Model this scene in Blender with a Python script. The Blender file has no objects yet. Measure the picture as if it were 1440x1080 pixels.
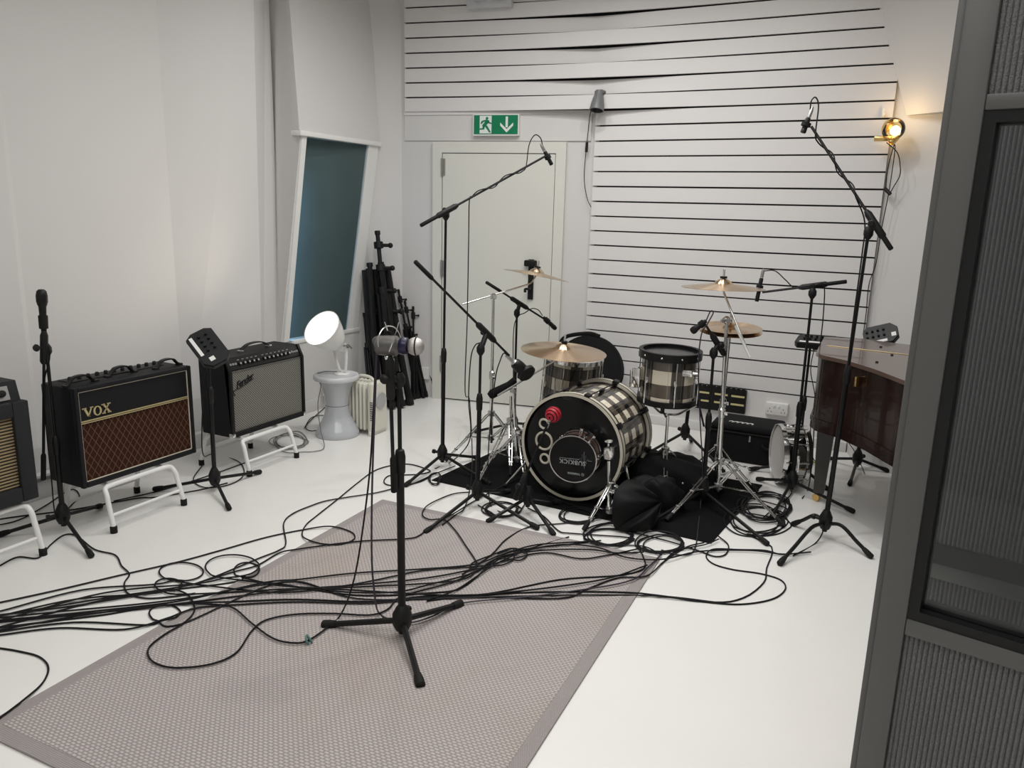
import bpy, bmesh, math, random
from mathutils import Vector, Matrix
random.seed(7)
V = Vector
S = bpy.context.scene
COL = S.collection
# ------------------------------------------------------------------ camera, world, lights, exposure
FPX, CAMH = 1080.0, 1.6
PITCH, ROLL, YAW = math.radians(12.75), math.radians(1.5), math.radians(26.2)
fh = V((-math.sin(YAW), math.cos(YAW), 0)); rt = V((math.cos(YAW), math.sin(YAW), 0))
fw = fh * math.cos(PITCH) - V((0, 0, 1)) * math.sin(PITCH)
up = fh * math.sin(PITCH) + V((0, 0, 1)) * math.cos(PITCH)
xr = rt * math.cos(ROLL) + up * math.sin(ROLL)
yu = up * math.cos(ROLL) - rt * math.sin(ROLL)
cam_d = bpy.data.cameras.new('camera'); cam = bpy.data.objects.new('camera', cam_d); COL.objects.link(cam)
cam_d.sensor_width = 36; cam_d.lens = 36 * FPX / 1440; cam_d.clip_start = 0.02
cam.matrix_world = Matrix((( xr.x, yu.x, -fw.x, 0), (xr.y, yu.y, -fw.y, 0), (xr.z, yu.z, -fw.z, CAMH), (0, 0, 0, 1)))
S.camera = cam
S.view_settings.view_transform = 'Standard'; S.view_settings.look = 'None'
S.view_settings.gamma = 1; S.view_settings.use_curve_mapping = False
S.view_settings.exposure = -0.36
w = bpy.data.worlds.new('world'); S.world = w; w.use_nodes = True
w.node_tree.nodes['Background'].inputs[0].default_value = (0.9, 0.95, 1, 1)
w.node_tree.nodes['Background'].inputs[1].default_value = 0.15

def area(name, loc, size, power, col=(1, 0.985, 0.965), target=None, sy=None, spread=158):
    l = bpy.data.lights.new(name, 'AREA'); l.energy = power; l.color = col; l.size = size; l.spread = math.radians(spread)
    if sy: l.shape = 'RECTANGLE'; l.size_y = sy
    o = bpy.data.objects.new(name, l); COL.objects.link(o); o.location = loc
    if target is not None:
        o.rotation_euler = (V(target) - V(loc)).to_track_quat('-Z', 'Y').to_euler()
    return o
area('ceiling_lamp_main', (-1.6, 3.1, 3.5), 1.8, 38, sy=2.6)
area('ceiling_lamp_right', (0.1, 1.7, 3.5), 1.4, 26, sy=2.0)
area('ceiling_lamp_front', (-0.9, 0.2, 3.5), 2.0, 39, sy=1.6)
for i, (x, y) in enumerate([(-2.6, 3.9), (-1.0, 3.2), (-1.9, 4.5), (-1.0, 4.4)]):
    area('ceiling_spot_lamp', (x, y, 3.45), 0.10, 13)

# ------------------------------------------------------------------ picture rays -> points in the room
def ray(px, py): return fw + xr * ((px - 720) / FPX) - yu * ((py - 540) / FPX)
C0 = V((0, 0, CAMH))
def G(px, py, z=0.0):
    d = ray(px, py); return C0 + d * ((z - CAMH) / d.z)
def AY(px, py, y):
    d = ray(px, py); return C0 + d * (y / d.y)
def AX(px, py, x):
    d = ray(px, py); return C0 + d * (x / d.x)
def dep(v): return v.x * fh.x + v.y * fh.y
def D(px, py, ref, dd=0.0):                      # on the upright plane facing the lens that holds ref
    d = ray(px, py); return C0 + d * ((dep(ref) + dd) / dep(d))
def PL(px, py, p, e):
    d = ray(px, py); n = V((-e[1], e[0], 0)); return C0 + d * (n.dot(V((p[0], p[1], 0))) / n.dot(d))

# ------------------------------------------------------------------ materials
MATS = {}
def pm(name, rgb, rough=0.5, metal=0.0, var=0.12, scale=25.0, bump=0.0, bscale=None, spec=0.5, coat=0.0):
    m = bpy.data.materials.new(name); m.use_nodes = True; MATS[name] = m
    nt = m.node_tree; b = nt.nodes['Principled BSDF']
    b.inputs['Roughness'].default_value = rough; b.inputs['Metallic'].default_value = metal
    b.inputs['Specular IOR Level'].default_value = spec
    if coat: b.inputs['Coat Weight'].default_value = coat
    tc = nt.nodes.new('ShaderNodeTexCoord'); nz = nt.nodes.new('ShaderNodeTexNoise')
    nz.inputs['Scale'].default_value = scale; nz.inputs['Detail'].default_value = 4
    nt.links.new(tc.outputs['Object'], nz.inputs['Vector'])
    mx = nt.nodes.new('ShaderNodeMix'); mx.data_type = 'RGBA'
    mx.inputs['A'].default_value = tuple(c * (1 - var) for c in rgb) + (1,)
    mx.inputs['B'].default_value = tuple(min(1, c * (1 + var)) for c in rgb) + (1,)
    nt.links.new(nz.outputs['Fac'], mx.inputs['Factor']); nt.links.new(mx.outputs['Result'], b.inputs['Base Color'])
    if bump:
        nb = nt.nodes.new('ShaderNodeTexNoise'); nb.inputs['Scale'].default_value = bscale or scale * 4
        nt.links.new(tc.outputs['Object'], nb.inputs['Vector'])
        bp = nt.nodes.new('ShaderNodeBump'); bp.inputs['Strength'].default_value = bump; bp.inputs['Distance'].default_value = 0.004
        nt.links.new(nb.outputs['Fac'], bp.inputs['Height']); nt.links.new(bp.outputs['Normal'], b.inputs['Normal'])
    return m
WALL = pm('white_wall_paint', (0.69, 0.68, 0.67), 0.6, var=0.02, scale=1.5, bump=0.04, bscale=60)
WALLB = pm('white_plank_paint', (0.76, 0.748, 0.742), 0.5, var=0.02, scale=3, bump=0.03, bscale=40)
DOORM = pm('cream_door_paint', (0.72, 0.72, 0.665), 0.4, var=0.015, scale=3)
FLOORM = pm('white_floor_paint', (0.83, 0.822, 0.795), 0.30, var=0.025, scale=2.2, bump=0.02, bscale=12)
CEIL = pm('ceiling_paint', (0.8, 0.8, 0.78), 0.7, var=0.02, scale=2)
GAP = pm('black_backing_felt', (0.006, 0.006, 0.007), 0.9, var=0.3)
BLK = pm('black_painted_steel', (0.006, 0.006, 0.0065), 0.42, var=0.25, scale=60, spec=0.3)
PLAS = pm('black_plastic', (0.008, 0.008, 0.0085), 0.5, var=0.2, scale=80, spec=0.3)
RUB = pm('black_rubber', (0.010, 0.010, 0.010), 0.7, var=0.25, scale=80, spec=0.25)
CABM = pm('black_cable_rubber', (0.007, 0.0065, 0.008), 0.55, var=0.2, scale=40, spec=0.25)
PURP = pm('dark_purple_cable_rubber', (0.022, 0.016, 0.032), 0.5, var=0.2, scale=40)
GREYC = pm('grey_cord_plastic', (0.16, 0.16, 0.155), 0.5, var=0.2, scale=40)
CHR = pm('chrome', (0.78, 0.78, 0.77), 0.13, 1.0, var=0.06, scale=30)
STEEL = pm('dull_steel', (0.45, 0.45, 0.44), 0.32, 1.0, var=0.1, scale=40)
BRASS = pm('cymbal_bronze', (0.60, 0.46, 0.33), 0.24, 1.0, var=0.12, scale=8)
GOLD = pm('polished_brass', (0.75, 0.52, 0.2), 0.25, 1.0, var=0.08)
WHT = pm('white_enamel', (0.82, 0.82, 0.80), 0.3, var=0.03, scale=20)
WPL = pm('white_plastic', (0.80, 0.79, 0.77), 0.4, var=0.02)
CRM = pm('cream_enamel', (0.72, 0.71, 0.62), 0.35, var=0.03)
GREYS = pm('pale_grey_gloss_plastic', (0.50, 0.52, 0.545), 0.18, var=0.03, coat=0.4)
TOLEX = pm('black_tolex', (0.007, 0.007, 0.0085), 0.6, spec=0.25, var=0.3, scale=300, bump=0.25, bscale=700)
GTOLEX = pm('blue_grey_tolex', (0.021, 0.0225, 0.024), 0.6, spec=0.2, var=0.25, scale=300, bump=0.25, bscale=700)
FABB = pm('black_nylon', (0.006, 0.006, 0.0065), 0.8, spec=0.2, var=0.35, scale=200, bump=0.2, bscale=500)
MATF = pm('black_carpet', (0.007, 0.007, 0.0075), 0.95, spec=0.1, var=0.4, scale=150, bump=0.3, bscale=500)
HEADB = pm('black_drumhead', (0.006, 0.0065, 0.007), 0.2, var=0.1, spec=0.35)
HEADW = pm('coated_white_drumhead', (0.62, 0.60, 0.58), 0.5, var=0.05, scale=10)
HOOPC = pm('cream_hoop_inlay', (0.62, 0.58, 0.48), 0.35, var=0.08)
RED = pm('red_foam', (0.42, 0.012, 0.03), 0.5, var=0.2, scale=80)
DRED = pm('dark_red_rubber', (0.16, 0.008, 0.02), 0.45, var=0.2)
BLUE = pm('dark_blue_enamel', (0.007, 0.005, 0.035), 0.3, var=0.2)
SILV = pm('silver_mesh', (0.56, 0.53, 0.51), 0.36, 1.0, var=0.1, scale=200, bump=0.4, bscale=900)
GREYM = pm('grey_metal', (0.13, 0.126, 0.12), 0.42, 0.6, var=0.15, scale=60)
GFRAME = pm('grey_satin_paint', (0.092, 0.093, 0.090), 0.42, var=0.04, scale=6)
CARP = pm('grey_ribbed_carpet', (0.18, 0.18, 0.182), 0.95, var=0.55, scale=260, bump=0.9, bscale=350)
CARPD = pm('shaded_grey_ribbed_carpet', (0.16, 0.16, 0.168), 0.95, var=0.2, scale=260, bump=0.8, bscale=350)  # carpet of the rear screen, darkened in colour because less light reaches it
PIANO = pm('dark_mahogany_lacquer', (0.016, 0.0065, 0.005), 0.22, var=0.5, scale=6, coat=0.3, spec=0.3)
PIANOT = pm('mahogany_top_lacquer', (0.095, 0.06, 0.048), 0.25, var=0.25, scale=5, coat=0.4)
YEL = pm('pale_yellow_plastic', (0.62, 0.56, 0.28), 0.5, var=0.08)
GRN = pm('exit_sign_green', (0.0, 0.20, 0.085), 0.35, var=0.03)
SIGNW = pm('exit_sign_white', (0.78, 0.82, 0.80), 0.4, var=0.02)
TAPE = pm('white_tape', (0.8, 0.8, 0.78), 0.6, var=0.03)
TEAL = pm('teal_velcro', (0.09, 0.20, 0.18), 0.7, var=0.2)
PIPE = pm('gold_white_piping', (0.68, 0.62, 0.5), 0.4, var=0.06)
GOLDL = pm('gold_lettering', (0.62, 0.52, 0.28), 0.35, 0.4, var=0.1)
TEALW = pm('dark_teal_curtain', (0.125, 0.16, 0.155), 0.85, var=0.15, scale=4)
WOODC = pm('brown_shell_wood', (0.055, 0.026, 0.017), 0.3, var=0.3, scale=20)
LOGO = pm('grey_print', (0.35, 0.38, 0.38), 0.5, var=0.05)
FAINT = pm('faint_teal_print', (0.03, 0.06, 0.055), 0.4, var=0.05)
LIME = pm('lime_green_plastic', (0.42, 0.45, 0.06), 0.5, var=0.1)
SILVERSH = pm('brushed_silver_panel', (0.5, 0.5, 0.49), 0.35, 0.7, var=0.06)
SPKR = pm('steel_snare_shell', (0.50, 0.49, 0.47), 0.1, 1.0, var=0.08)

def emis(name, rgb, strength, base=(0.8, 0.8, 0.8)):
    m = bpy.data.materials.new(name); m.use_nodes = True
    b = m.node_tree.nodes['Principled BSDF']; b.inputs['Base Color'].default_value = base + (1,)
    b.inputs['Emission Color'].default_value = rgb + (1,); b.inputs['Emission Strength'].default_value = strength
    return m
BULB = emis('lit_bulb_diffuser', (1, 0.985, 0.95), 5.0)
BULBW = emis('lit_warm_filament', (1, 0.80, 0.50), 10.0)

def nodes_of(m): return m.node_tree, m.node_tree.nodes, m.node_tree.links, m.node_tree.nodes['Principled BSDF']
def math_node(nt, op, a, b=None):
    n = nt.nodes.new('ShaderNodeMath'); n.operation = op
    for i, v in enumerate((a, b)):
        if v is None: continue
        if isinstance(v, (int, float)): n.inputs[i].default_value = v
        else: nt.links.new(v, n.inputs[i])
    return n.outputs[0]
def mixc(nt, fac, a, b):
    n = nt.nodes.new('ShaderNodeMix'); n.data_type = 'RGBA'
    if isinstance(fac, (int, float)): n.inputs['Factor'].default_value = fac
    else: nt.links.new(fac, n.inputs['Factor'])
    for k, v in (('A', a), ('B', b)):
        if isinstance(v, tuple): n.inputs[k].default_value = v + (1,)
        else: nt.links.new(v, n.inputs[k])
    return n.outputs['Result']
def newm(name, rough=0.5):
    m = bpy.data.materials.new(name); m.use_nodes = True; m.node_tree.nodes['Principled BSDF'].inputs['Roughness'].default_value = rough
    return m

def plaid_mat(name, per, lw, rw, k=1.0):
    m = newm(name, 0.25); nt, N, L, b = nodes_of(m); b.inputs['Coat Weight'].default_value = 0.5
    uv = N.new('ShaderNodeUVMap'); sp = N.new('ShaderNodeSeparateXYZ'); L.new(uv.outputs[0], sp.inputs[0])
    def band(o, off):
        f = math_node(nt, 'FRACT', math_node(nt, 'ADD', math_node(nt, 'DIVIDE', o, per), off))
        return math_node(nt, 'GREATER_THAN', f, 0.5)
    a, c = band(sp.outputs[0], lw), band(sp.outputs[1], rw)
    mid1 = mixc(nt, a, (min(.8, 0.62 * k), min(.78, 0.57 * k), 0.46 * k), (0.085, 0.070, 0.056))
    mid2 = mixc(nt, a, (0.095, 0.078, 0.060), (0.009, 0.0085, 0.0085))
    col = mixc(nt, c, mid1, mid2)
    # thin over-stripe of the cloth
    f2 = math_node(nt, 'FRACT', math_node(nt, 'DIVIDE', sp.outputs[0], per / 2))
    thin = math_node(nt, 'MULTIPLY', math_node(nt, 'GREATER_THAN', f2, 0.46), math_node(nt, 'LESS_THAN', f2, 0.52))
    col = mixc(nt, math_node(nt, 'MULTIPLY', thin, 0.35), col, (0.30, 0.26, 0.15))
    L.new(col, b.inputs['Base Color']); return m
PLAID = plaid_mat('plaid_drum_wrap', 0.158, 0.15, 0.1, 1.1)
PLAIDK = plaid_mat('plaid_kick_wrap', 0.115, 0.0, 0.3, 1.25)

def vox_mat():
    m = newm('brown_diamond_grille_cloth', 0.75); nt, N, L, b = nodes_of(m); b.inputs['Specular IOR Level'].default_value = 0.15
    uv = N.new('ShaderNodeUVMap'); sp = N.new('ShaderNodeSeparateXYZ'); L.new(uv.outputs[0], sp.inputs[0])
    x = math_node(nt, 'DIVIDE', sp.outputs[0], 0.037); y = math_node(nt, 'DIVIDE', sp.outputs[1], 0.056)
    ls = []
    for op in ('ADD', 'SUBTRACT'):
        f = math_node(nt, 'ABSOLUTE', math_node(nt, 'SUBTRACT', math_node(nt, 'FRACT', math_node(nt, op, x, y)), 0.5))
        ls.append(math_node(nt, 'LESS_THAN', f, 0.055))
    line = math_node(nt, 'MAXIMUM', ls[0], ls[1])
    nz = N.new('ShaderNodeTexNoise'); nz.inputs['Scale'].default_value = 120; L.new(uv.outputs[0], nz.inputs['Vector'])
    base = mixc(nt, nz.outputs['Fac'], (0.020, 0.0065, 0.0035), (0.046, 0.015, 0.008))
    L.new(mixc(nt, line, base, (0.125, 0.066, 0.040)), b.inputs['Base Color']); return m
VOXG = vox_mat()
def fen_mat():
    m = newm('silver_sparkle_grille_cloth', 0.6); nt, N, L, b = nodes_of(m); b.inputs['Specular IOR Level'].default_value = 0.2
    uv = N.new('ShaderNodeUVMap'); sp = N.new('ShaderNodeSeparateXYZ'); L.new(uv.outputs[0], sp.inputs[0])
    s = math_node(nt, 'ADD', sp.outputs[0], math_node(nt, 'MULTIPLY', sp.outputs[1], 1.0))
    f = math_node(nt, 'FRACT', math_node(nt, 'DIVIDE', s, 0.016)); d = math_node(nt, 'SUBTRACT', sp.outputs[0], sp.outputs[1])
    g = math_node(nt, 'FRACT', math_node(nt, 'DIVIDE', d, 0.010))
    k = math_node(nt, 'MULTIPLY', math_node(nt, 'GREATER_THAN', f, 0.45), math_node(nt, 'GREATER_THAN', g, 0.25))
    L.new(mixc(nt, k, (0.085, 0.083, 0.072), (0.27, 0.265, 0.235)), b.inputs['Base Color'])
    return m
FENG = fen_mat()

def rug_mat(name, sx, sy, dark, light, stain=True):
    m = newm(name, 0.9); nt, N, L, b = nodes_of(m); b.inputs['Specular IOR Level'].default_value = 0.15
    tc = N.new('ShaderNodeTexCoord'); sp = N.new('ShaderNodeSeparateXYZ'); L.new(tc.outputs['Object'], sp.inputs[0])
    u = math_node(nt, 'DIVIDE', sp.outputs[0], sx); v = math_node(nt, 'DIVIDE', sp.outputs[1], sy)
    row = math_node(nt, 'MULTIPLY', math_node(nt, 'FRACT', math_node(nt, 'MULTIPLY', math_node(nt, 'FLOOR', v), 0.5)), 1.0)
    fu = math_node(nt, 'SUBTRACT', math_node(nt, 'FRACT', math_node(nt, 'ADD', u, row)), 0.5)
    fv = math_node(nt, 'SUBTRACT', math_node(nt, 'FRACT', v), 0.5)
    hu = math_node(nt, 'COSINE', math_node(nt, 'MULTIPLY', fu, math.pi)); hv = math_node(nt, 'COSINE', math_node(nt, 'MULTIPLY', fv, math.pi))
    h = math_node(nt, 'POWER', math_node(nt, 'MULTIPLY', hu, hv), 0.6)
    nz = N.new('ShaderNodeTexNoise'); nz.inputs['Scale'].default_value = 2.2; nz.inputs['Detail'].default_value = 6; L.new(tc.outputs['Object'], nz.inputs['Vector'])
    n2 = N.new('ShaderNodeTexNoise'); n2.inputs['Scale'].default_value = 180; L.new(tc.outputs['Object'], n2.inputs['Vector'])
    lt = mixc(nt, nz.outputs['Fac'], tuple(c * 0.9 for c in light), tuple(c * 1.08 for c in light))
    lt = mixc(nt, math_node(nt, 'MULTIPLY', n2.outputs['Fac'], 0.5), lt, tuple(c * 0.7 for c in light))
    if stain:
        gr = N.new('ShaderNodeTexNoise'); gr.inputs['Scale'].default_value = 1.6; gr.inputs['Detail'].default_value = 3; L.new(tc.outputs['Object'], gr.inputs['Vector'])
        rp = N.new('ShaderNodeValToRGB'); rp.color_ramp.elements[0].position = 0.52; rp.color_ramp.elements[1].position = 0.72; L.new(gr.outputs['Fac'], rp.inputs[0])
        lt = mixc(nt, math_node(nt, 'MULTIPLY', rp.outputs[0], 0.6), lt, (light[0] * 0.86, light[1] * 0.80, light[2] * 0.66))
    L.new(mixc(nt, h, dark, lt), b.inputs['Base Color'])
    bp = N.new('ShaderNodeBump'); bp.inputs['Strength'].default_value = 0.6; bp.inputs['Distance'].default_value = 0.004
    L.new(h, bp.inputs['Height']); L.new(bp.outputs['Normal'], b.inputs['Normal']); return m
RUG = rug_mat('grey_beige_flatweave', 0.020, 0.0105, (0.255, 0.228, 0.224), (0.58, 0.530, 0.515))
RUGB = rug_mat('rug_binding_weave', 0.006, 0.006, (0.30, 0.27, 0.265), (0.47, 0.43, 0.418), False)

def glass_mat(name, tint, refl):
    m = bpy.data.materials.new(name); m.use_nodes = True; nt = m.node_tree; nt.nodes.clear()
    o = nt.nodes.new('ShaderNodeOutputMaterial'); t = nt.nodes.new('ShaderNodeBsdfTransparent'); g = nt.nodes.new('ShaderNodeBsdfGlossy')
    t.inputs[0].default_value = tint + (1,); g.inputs['Roughness'].default_value = 0.03
    f = nt.nodes.new('ShaderNodeFresnel'); f.inputs[0].default_value = refl
    x = nt.nodes.new('ShaderNodeMixShader'); nt.links.new(f.outputs[0], x.inputs[0]); nt.links.new(t.outputs[0], x.inputs[1]); nt.links.new(g.outputs[0], x.inputs[2])
    nt.links.new(x.outputs[0], o.inputs[0]); return m
GLASS = glass_mat('clear_glass', (0.86, 0.88, 0.88), 1.45)
GLASSW = glass_mat('control_room_glass', (0.80, 0.86, 0.88), 1.12)
GLASSB = glass_mat('amber_bulb_glass', (0.98, 0.90, 0.68), 1.45)

# ------------------------------------------------------------------ mesh builder
def frame(ax):
    wv = V(ax).normalized(); a = V((0, 0, 1)) if abs(wv.z) < 0.9 else V((1, 0, 0))
    u = a.cross(wv).normalized(); return u, wv.cross(u), wv
class MB:
    def __init__(s): s.v = []; s.f = []; s.uv = {}
    def add(s, vs, fs):
        o = len(s.v); s.v += [V(p) for p in vs]; s.f += [tuple(i + o for i in q) for q in fs]; return o
    def box(s, c, size, R=None, bev=0.0, seg=2):
        bm = bmesh.new(); bmesh.ops.create_cube(bm, size=1)
        for q in bm.verts: q.co = V((q.co.x * size[0], q.co.y * size[1], q.co.z * size[2]))
        if bev: bmesh.ops.bevel(bm, geom=list(bm.edges), offset=bev, segments=seg, profile=0.5, affect='EDGES')
        bm.verts.index_update(); R = R or Matrix.Identity(3)
        s.add([R @ q.co + V(c) for q in bm.verts], [[q.index for q in f.verts] for f in bm.faces]); bm.free(); return s
    def tube(s, pts, r, n=8, closed=False, cap=True):
        pts = [V(p) for p in pts]; m = len(pts); rs = r if isinstance(r, (list, tuple)) else [r] * m
        u = None; rows = []
        for i, p in enumerate(pts):
            t = (pts[(i + 1) % m] - pts[i - 1]) if closed else (pts[min(i + 1, m - 1)] - pts[max(i - 1, 0)])
            if t.length < 1e-9: t = V((0, 0, 1))
            t.normalize()
            if u is None: u = frame(t)[0]
            u = u - t * u.dot(t)
            if u.length < 1e-6: u = frame(t)[0]
            u.normalize(); vv = t.cross(u)
            rows.append([p + (u * math.cos(2 * math.pi * k / n) + vv * math.sin(2 * math.pi * k / n)) * rs[i] for k in range(n)])
        vs = [q for rw in rows for q in rw]; fs = []
        for i in range(m if closed else m - 1):
            j = (i + 1) % m
            for k in range(n): fs.append((i * n + k, i * n + (k + 1) % n, j * n + (k + 1) % n, j * n + k))
        if cap and not closed: fs.append(tuple(range(n))[::-1]); fs.append(tuple((m - 1) * n + k for k in range(n)))
        s.add(vs, fs); return s
    def cyl(s, a, b, r, r2=None, n=12): return s.tube([a, b], [r, r if r2 is None else r2], n)
    def lathe(s, prof, o, ax, n=24, uv=False):
        u, vv, wv = frame(ax); o = V(o); m = len(prof); c = n + 1 if uv else n
        vs = []; uvl = []
        for (r, z) in prof:
            for k in range(c):
                a = 2 * math.pi * k / n; vs.append(o + wv * z + (u * math.cos(a) + vv * math.sin(a)) * max(r, 1e-5)); uvl.append((a * r, z))
        fs = []
        for i in range(m - 1):
            for k in range(n):
                k2 = k + 1 if uv else (k + 1) % n; fs.append((i * c + k, i * c + k2, (i + 1) * c + k2, (i + 1) * c + k))
        b = s.add(vs, fs)
        if uv:
            for i, q in enumerate(uvl): s.uv[b + i] = q
        return s
    def sphere(s, o, r, n=16, m=10, ax=(0, 0, 1), sc=1.0):
        return s.lathe([(r * math.sin(math.pi * i / m), -r * sc * math.cos(math.pi * i / m)) for i in range(m + 1)], o, ax, n)
    def torus(s, o, ax, R, r, n=24, m=6, a0=0, a1=2 * math.pi):
        u, vv, _ = frame(ax); full = abs(a1 - a0 - 2 * math.pi) < 1e-6; k = n if full else n + 1
        return s.tube([V(o) + (u * math.cos(a0 + (a1 - a0) * i / n) + vv * math.sin(a0 + (a1 - a0) * i / n)) * R for i in range(k)], r, m, closed=full)
    def prism(s, poly, vec):
        n = len(poly); poly = [V(p) for p in poly]; vec = V(vec)
        s.add(poly + [p + vec for p in poly], [tuple(range(n))[::-1], tuple(range(n, 2 * n))] + [(i, (i + 1) % n, n + (i + 1) % n, n + i) for i in range(n)]); return s
    def quad(s, a, b, c, d, uv=None):
        o = s.add([a, b, c, d], [(0, 1, 2, 3)])
        if uv:
            for i, q in enumerate(uv): s.uv[o + i] = q
        return s
LOC = {}
def mkmesh(name, mb, m, off, sharp=0.7):
    me = bpy.data.meshes.new(name); me.from_pydata([tuple(p - off) for p in mb.v], [], mb.f)
    me.validate(); me.update()
    bm = bmesh.new(); bm.from_mesh(me); bmesh.ops.recalc_face_normals(bm, faces=bm.faces); bm.to_mesh(me); bm.free()
    if mb.uv:
        ul = me.uv_layers.new(name='UVMap')
        for lp in me.loops: ul.data[lp.index].uv = mb.uv.get(lp.vertex_index, (0, 0))
    me.polygons.foreach_set('use_smooth', [True] * len(me.polygons)); me.set_sharp_from_angle(angle=sharp)
    if m: me.materials.append(m)
    return me
def tag(o, label=None, cat=None, group=None, kind=None):
    for k, v in (('label', label), ('category', cat), ('group', group), ('kind', kind)):
        if v: o[k] = v
    return o
def thing(name, label, cat, loc, group=None):
    o = bpy.data.objects.new(name, None); COL.objects.link(o); o.location = V(loc); o.empty_display_size = 0.05
    LOC[o] = V(loc); return tag(o, label, cat, group)
def part(parent, name, mb, m, label=None, kind=None):
    off = LOC[parent]; o = bpy.data.objects.new(name, mkmesh(name, mb, m, off)); COL.objects.link(o); o.parent = parent; LOC[o] = off
    return tag(o, label, kind=kind)
def solo(name, label, cat, mb, m, group=None, kind=None, loc=None):
    if loc is None:
        z = min(p.z for p in mb.v); c = sum(mb.v, V()) / len(mb.v); loc = V((c.x, c.y, z))
    o = bpy.data.objects.new(name, mkmesh(name, mb, m, V(loc))); COL.objects.link(o); o.location = loc; LOC[o] = V(loc)
    return tag(o, label, cat, group, kind)
def struct(name, mb, m): return solo(name, None, None, mb, m, kind='structure', loc=(0, 0, 0))
def text_mesh(body, size, extr, shear=0.0, bold=0.0, align='CENTER', space=1.0):
    cu = bpy.data.curves.new('lettering', 'FONT'); cu.body = body; cu.size = size; cu.extrude = extr; cu.shear = shear; cu.offset = bold
    cu.align_x = align; cu.align_y = 'CENTER'; cu.resolution_u = 3; cu.space_character = space
    ob = bpy.data.objects.new('lettering', cu); COL.objects.link(ob); dg = bpy.context.evaluated_depsgraph_get(); dg.update()
    me = bpy.data.meshes.new_from_object(ob.evaluated_get(dg)); mb = MB(); mb.add([q.co for q in me.vertices], [tuple(p.vertices) for p in me.polygons])
    bpy.data.objects.remove(ob); bpy.data.meshes.remove(me); bpy.data.curves.remove(cu); return mb
def place(mb, o, ex, ey):
    ex = V(ex).normalized(); ey = V(ey).normalized(); ez = ex.cross(ey); mb.v = [V(o) + ex * p.x + ey * p.y + ez * p.z for p in mb.v]; return mb
def spline(pts, k=8):
    pts = [V(p) for p in pts]; P = [2 * pts[0] - pts[1]] + pts + [2 * pts[-1] - pts[-2]]; out = []
    for i in range(1, len(P) - 2):
        a, b, c, d = P[i - 1:i + 3]
        for j in range(k):
            t = j / k; out.append(0.5 * ((2 * b) + (c - a) * t + (2 * a - 5 * b + 4 * c - d) * t * t + (3 * b - a - 3 * c + d) * t ** 3))
    out.append(pts[-1]); return out

# ================================================================== ROOM
FOLD = V((-2.19, 5.75, 0)); CORN = V((-3.74, 5.45, 0)); RC = V((-0.145, 5.75, 0)); CH = 3.6
RDIR = V((0.83, -0.56, 0)).normalized(); RW1 = RC + RDIR * 2.0
# floor
mb = MB(); mb.quad((-4.8, -1.6, 0), (2.4, -1.6, 0), (2.4, 6.6, 0), (-4.8, 6.6, 0)); struct('floor', mb, FLOORM)
mb = MB(); mb.box((-1.2, 2.5, CH + 0.05), (7.2, 8.2, 0.1)); struct('ceiling', mb, CEIL)
# left wall: folded panels (base line, top line)
LW = [(-1.6, -4.05, -4.05), (2.43, -4.05, -4.03), (2.46, -4.06, -4.05), (3.42, -4.07, -4.07), (4.04, -4.00, -3.89), (4.36, -4.09, -4.08)]
mb = MB()
mb.box((-4.2, 1.35, 1.8), (0.16, 5.9, 3.6)); mb.box((-4.2, 4.8, 0.25), (0.16, 1.0, 0.5)); mb.box((-4.2, 4.8, 2.95), (0.16, 1.0, 1.3)); mb.box((-4.2, 5.6, 1.8), (0.16, 0.6, 3.6))
wl = struct('wall_left', mb, WALL)
for i in range(len(LW) - 1):
    a, b = LW[i], LW[i + 1]; mb = MB()
    mb.prism([(a[1], a[0], 0), (b[1], b[0], 0), (b[1] - 0.06, b[0], 0), (a[1] - 0.06, a[0], 0)], (0, 0, 0.001)); mb = MB()
    vs = [(a[1], a[0], 0), (b[1], b[0], 0), (b[2], b[0], CH), (a[2], a[0], CH), (-4.13, a[0], 0), (-4.13, b[0], 0), (-4.13, b[0], CH), (-4.13, a[0], CH)]
    mb.add(vs, [(0, 1, 2, 3), (4, 7, 6, 5), (0, 3, 7, 4), (1, 5, 6, 2), (0, 4, 5, 1), (3, 2, 6, 7)])
    part(wl, 'wall_panel', mb, WALL)
# canted window bay: upper face leans out down to a header, the window leans back below it
Y0w, Y1w = 4.40, 5.26
XB, XH, XT = -4.0, -3.86, -3.95
ZS, ZH = 0.60, 2.09
mb = MB()
def bayface(z0, x0, z1, x1, y0, y1, t=0.05):
    b = MB(); vs = [(x0, y0, z0), (x0, y1, z0), (x1, y1, z1), (x1, y0, z1)]
    b.add(vs + [(p[0] - t, p[1], p[2]) for p in vs], [(0, 1, 2, 3), (7, 6, 5, 4), (0, 4, 5, 1), (1, 5, 6, 2), (2, 6, 7, 3), (3, 7, 4, 0)]); return b
part(wl, 'wall_panel', bayface(ZH + 0.02, XH, CH, XT, 4.37, Y1w + 0.04, 0.08), WALL)
mb = bayface(0, XB - 0.02, ZS, XB + 0.0, 4.37, 5.17, 0.1); part(wl, 'wall_panel', mb, WALL)
for (ya, yb, yc, yd) in ((4.275, 4.395, 4.37, 0.02), (5.17, 5.30, 5.30, -0.02)):
    pr = [(XB - 0.02, ya, 0), (XB - 0.02, ya, ZS), (XH - 0.01, yb, ZH), (XT - 0.01, yc, CH), (-4.13, yc, CH), (-4.13, yb, ZH), (-4.13, ya, ZS), (-4.13, ya, 0)]
    b_ = MB(); b_.prism(pr, (0, 0.012, 0)); part(wl, 'wall_panel', b_, WALL)
win = bpy.data.objects.new('window_1', None); COL.objects.link(win); win.location = (XB, Y0w, ZS); LOC[win] = V((XB, Y0w, ZS)); win['kind'] = 'structure'
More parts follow.
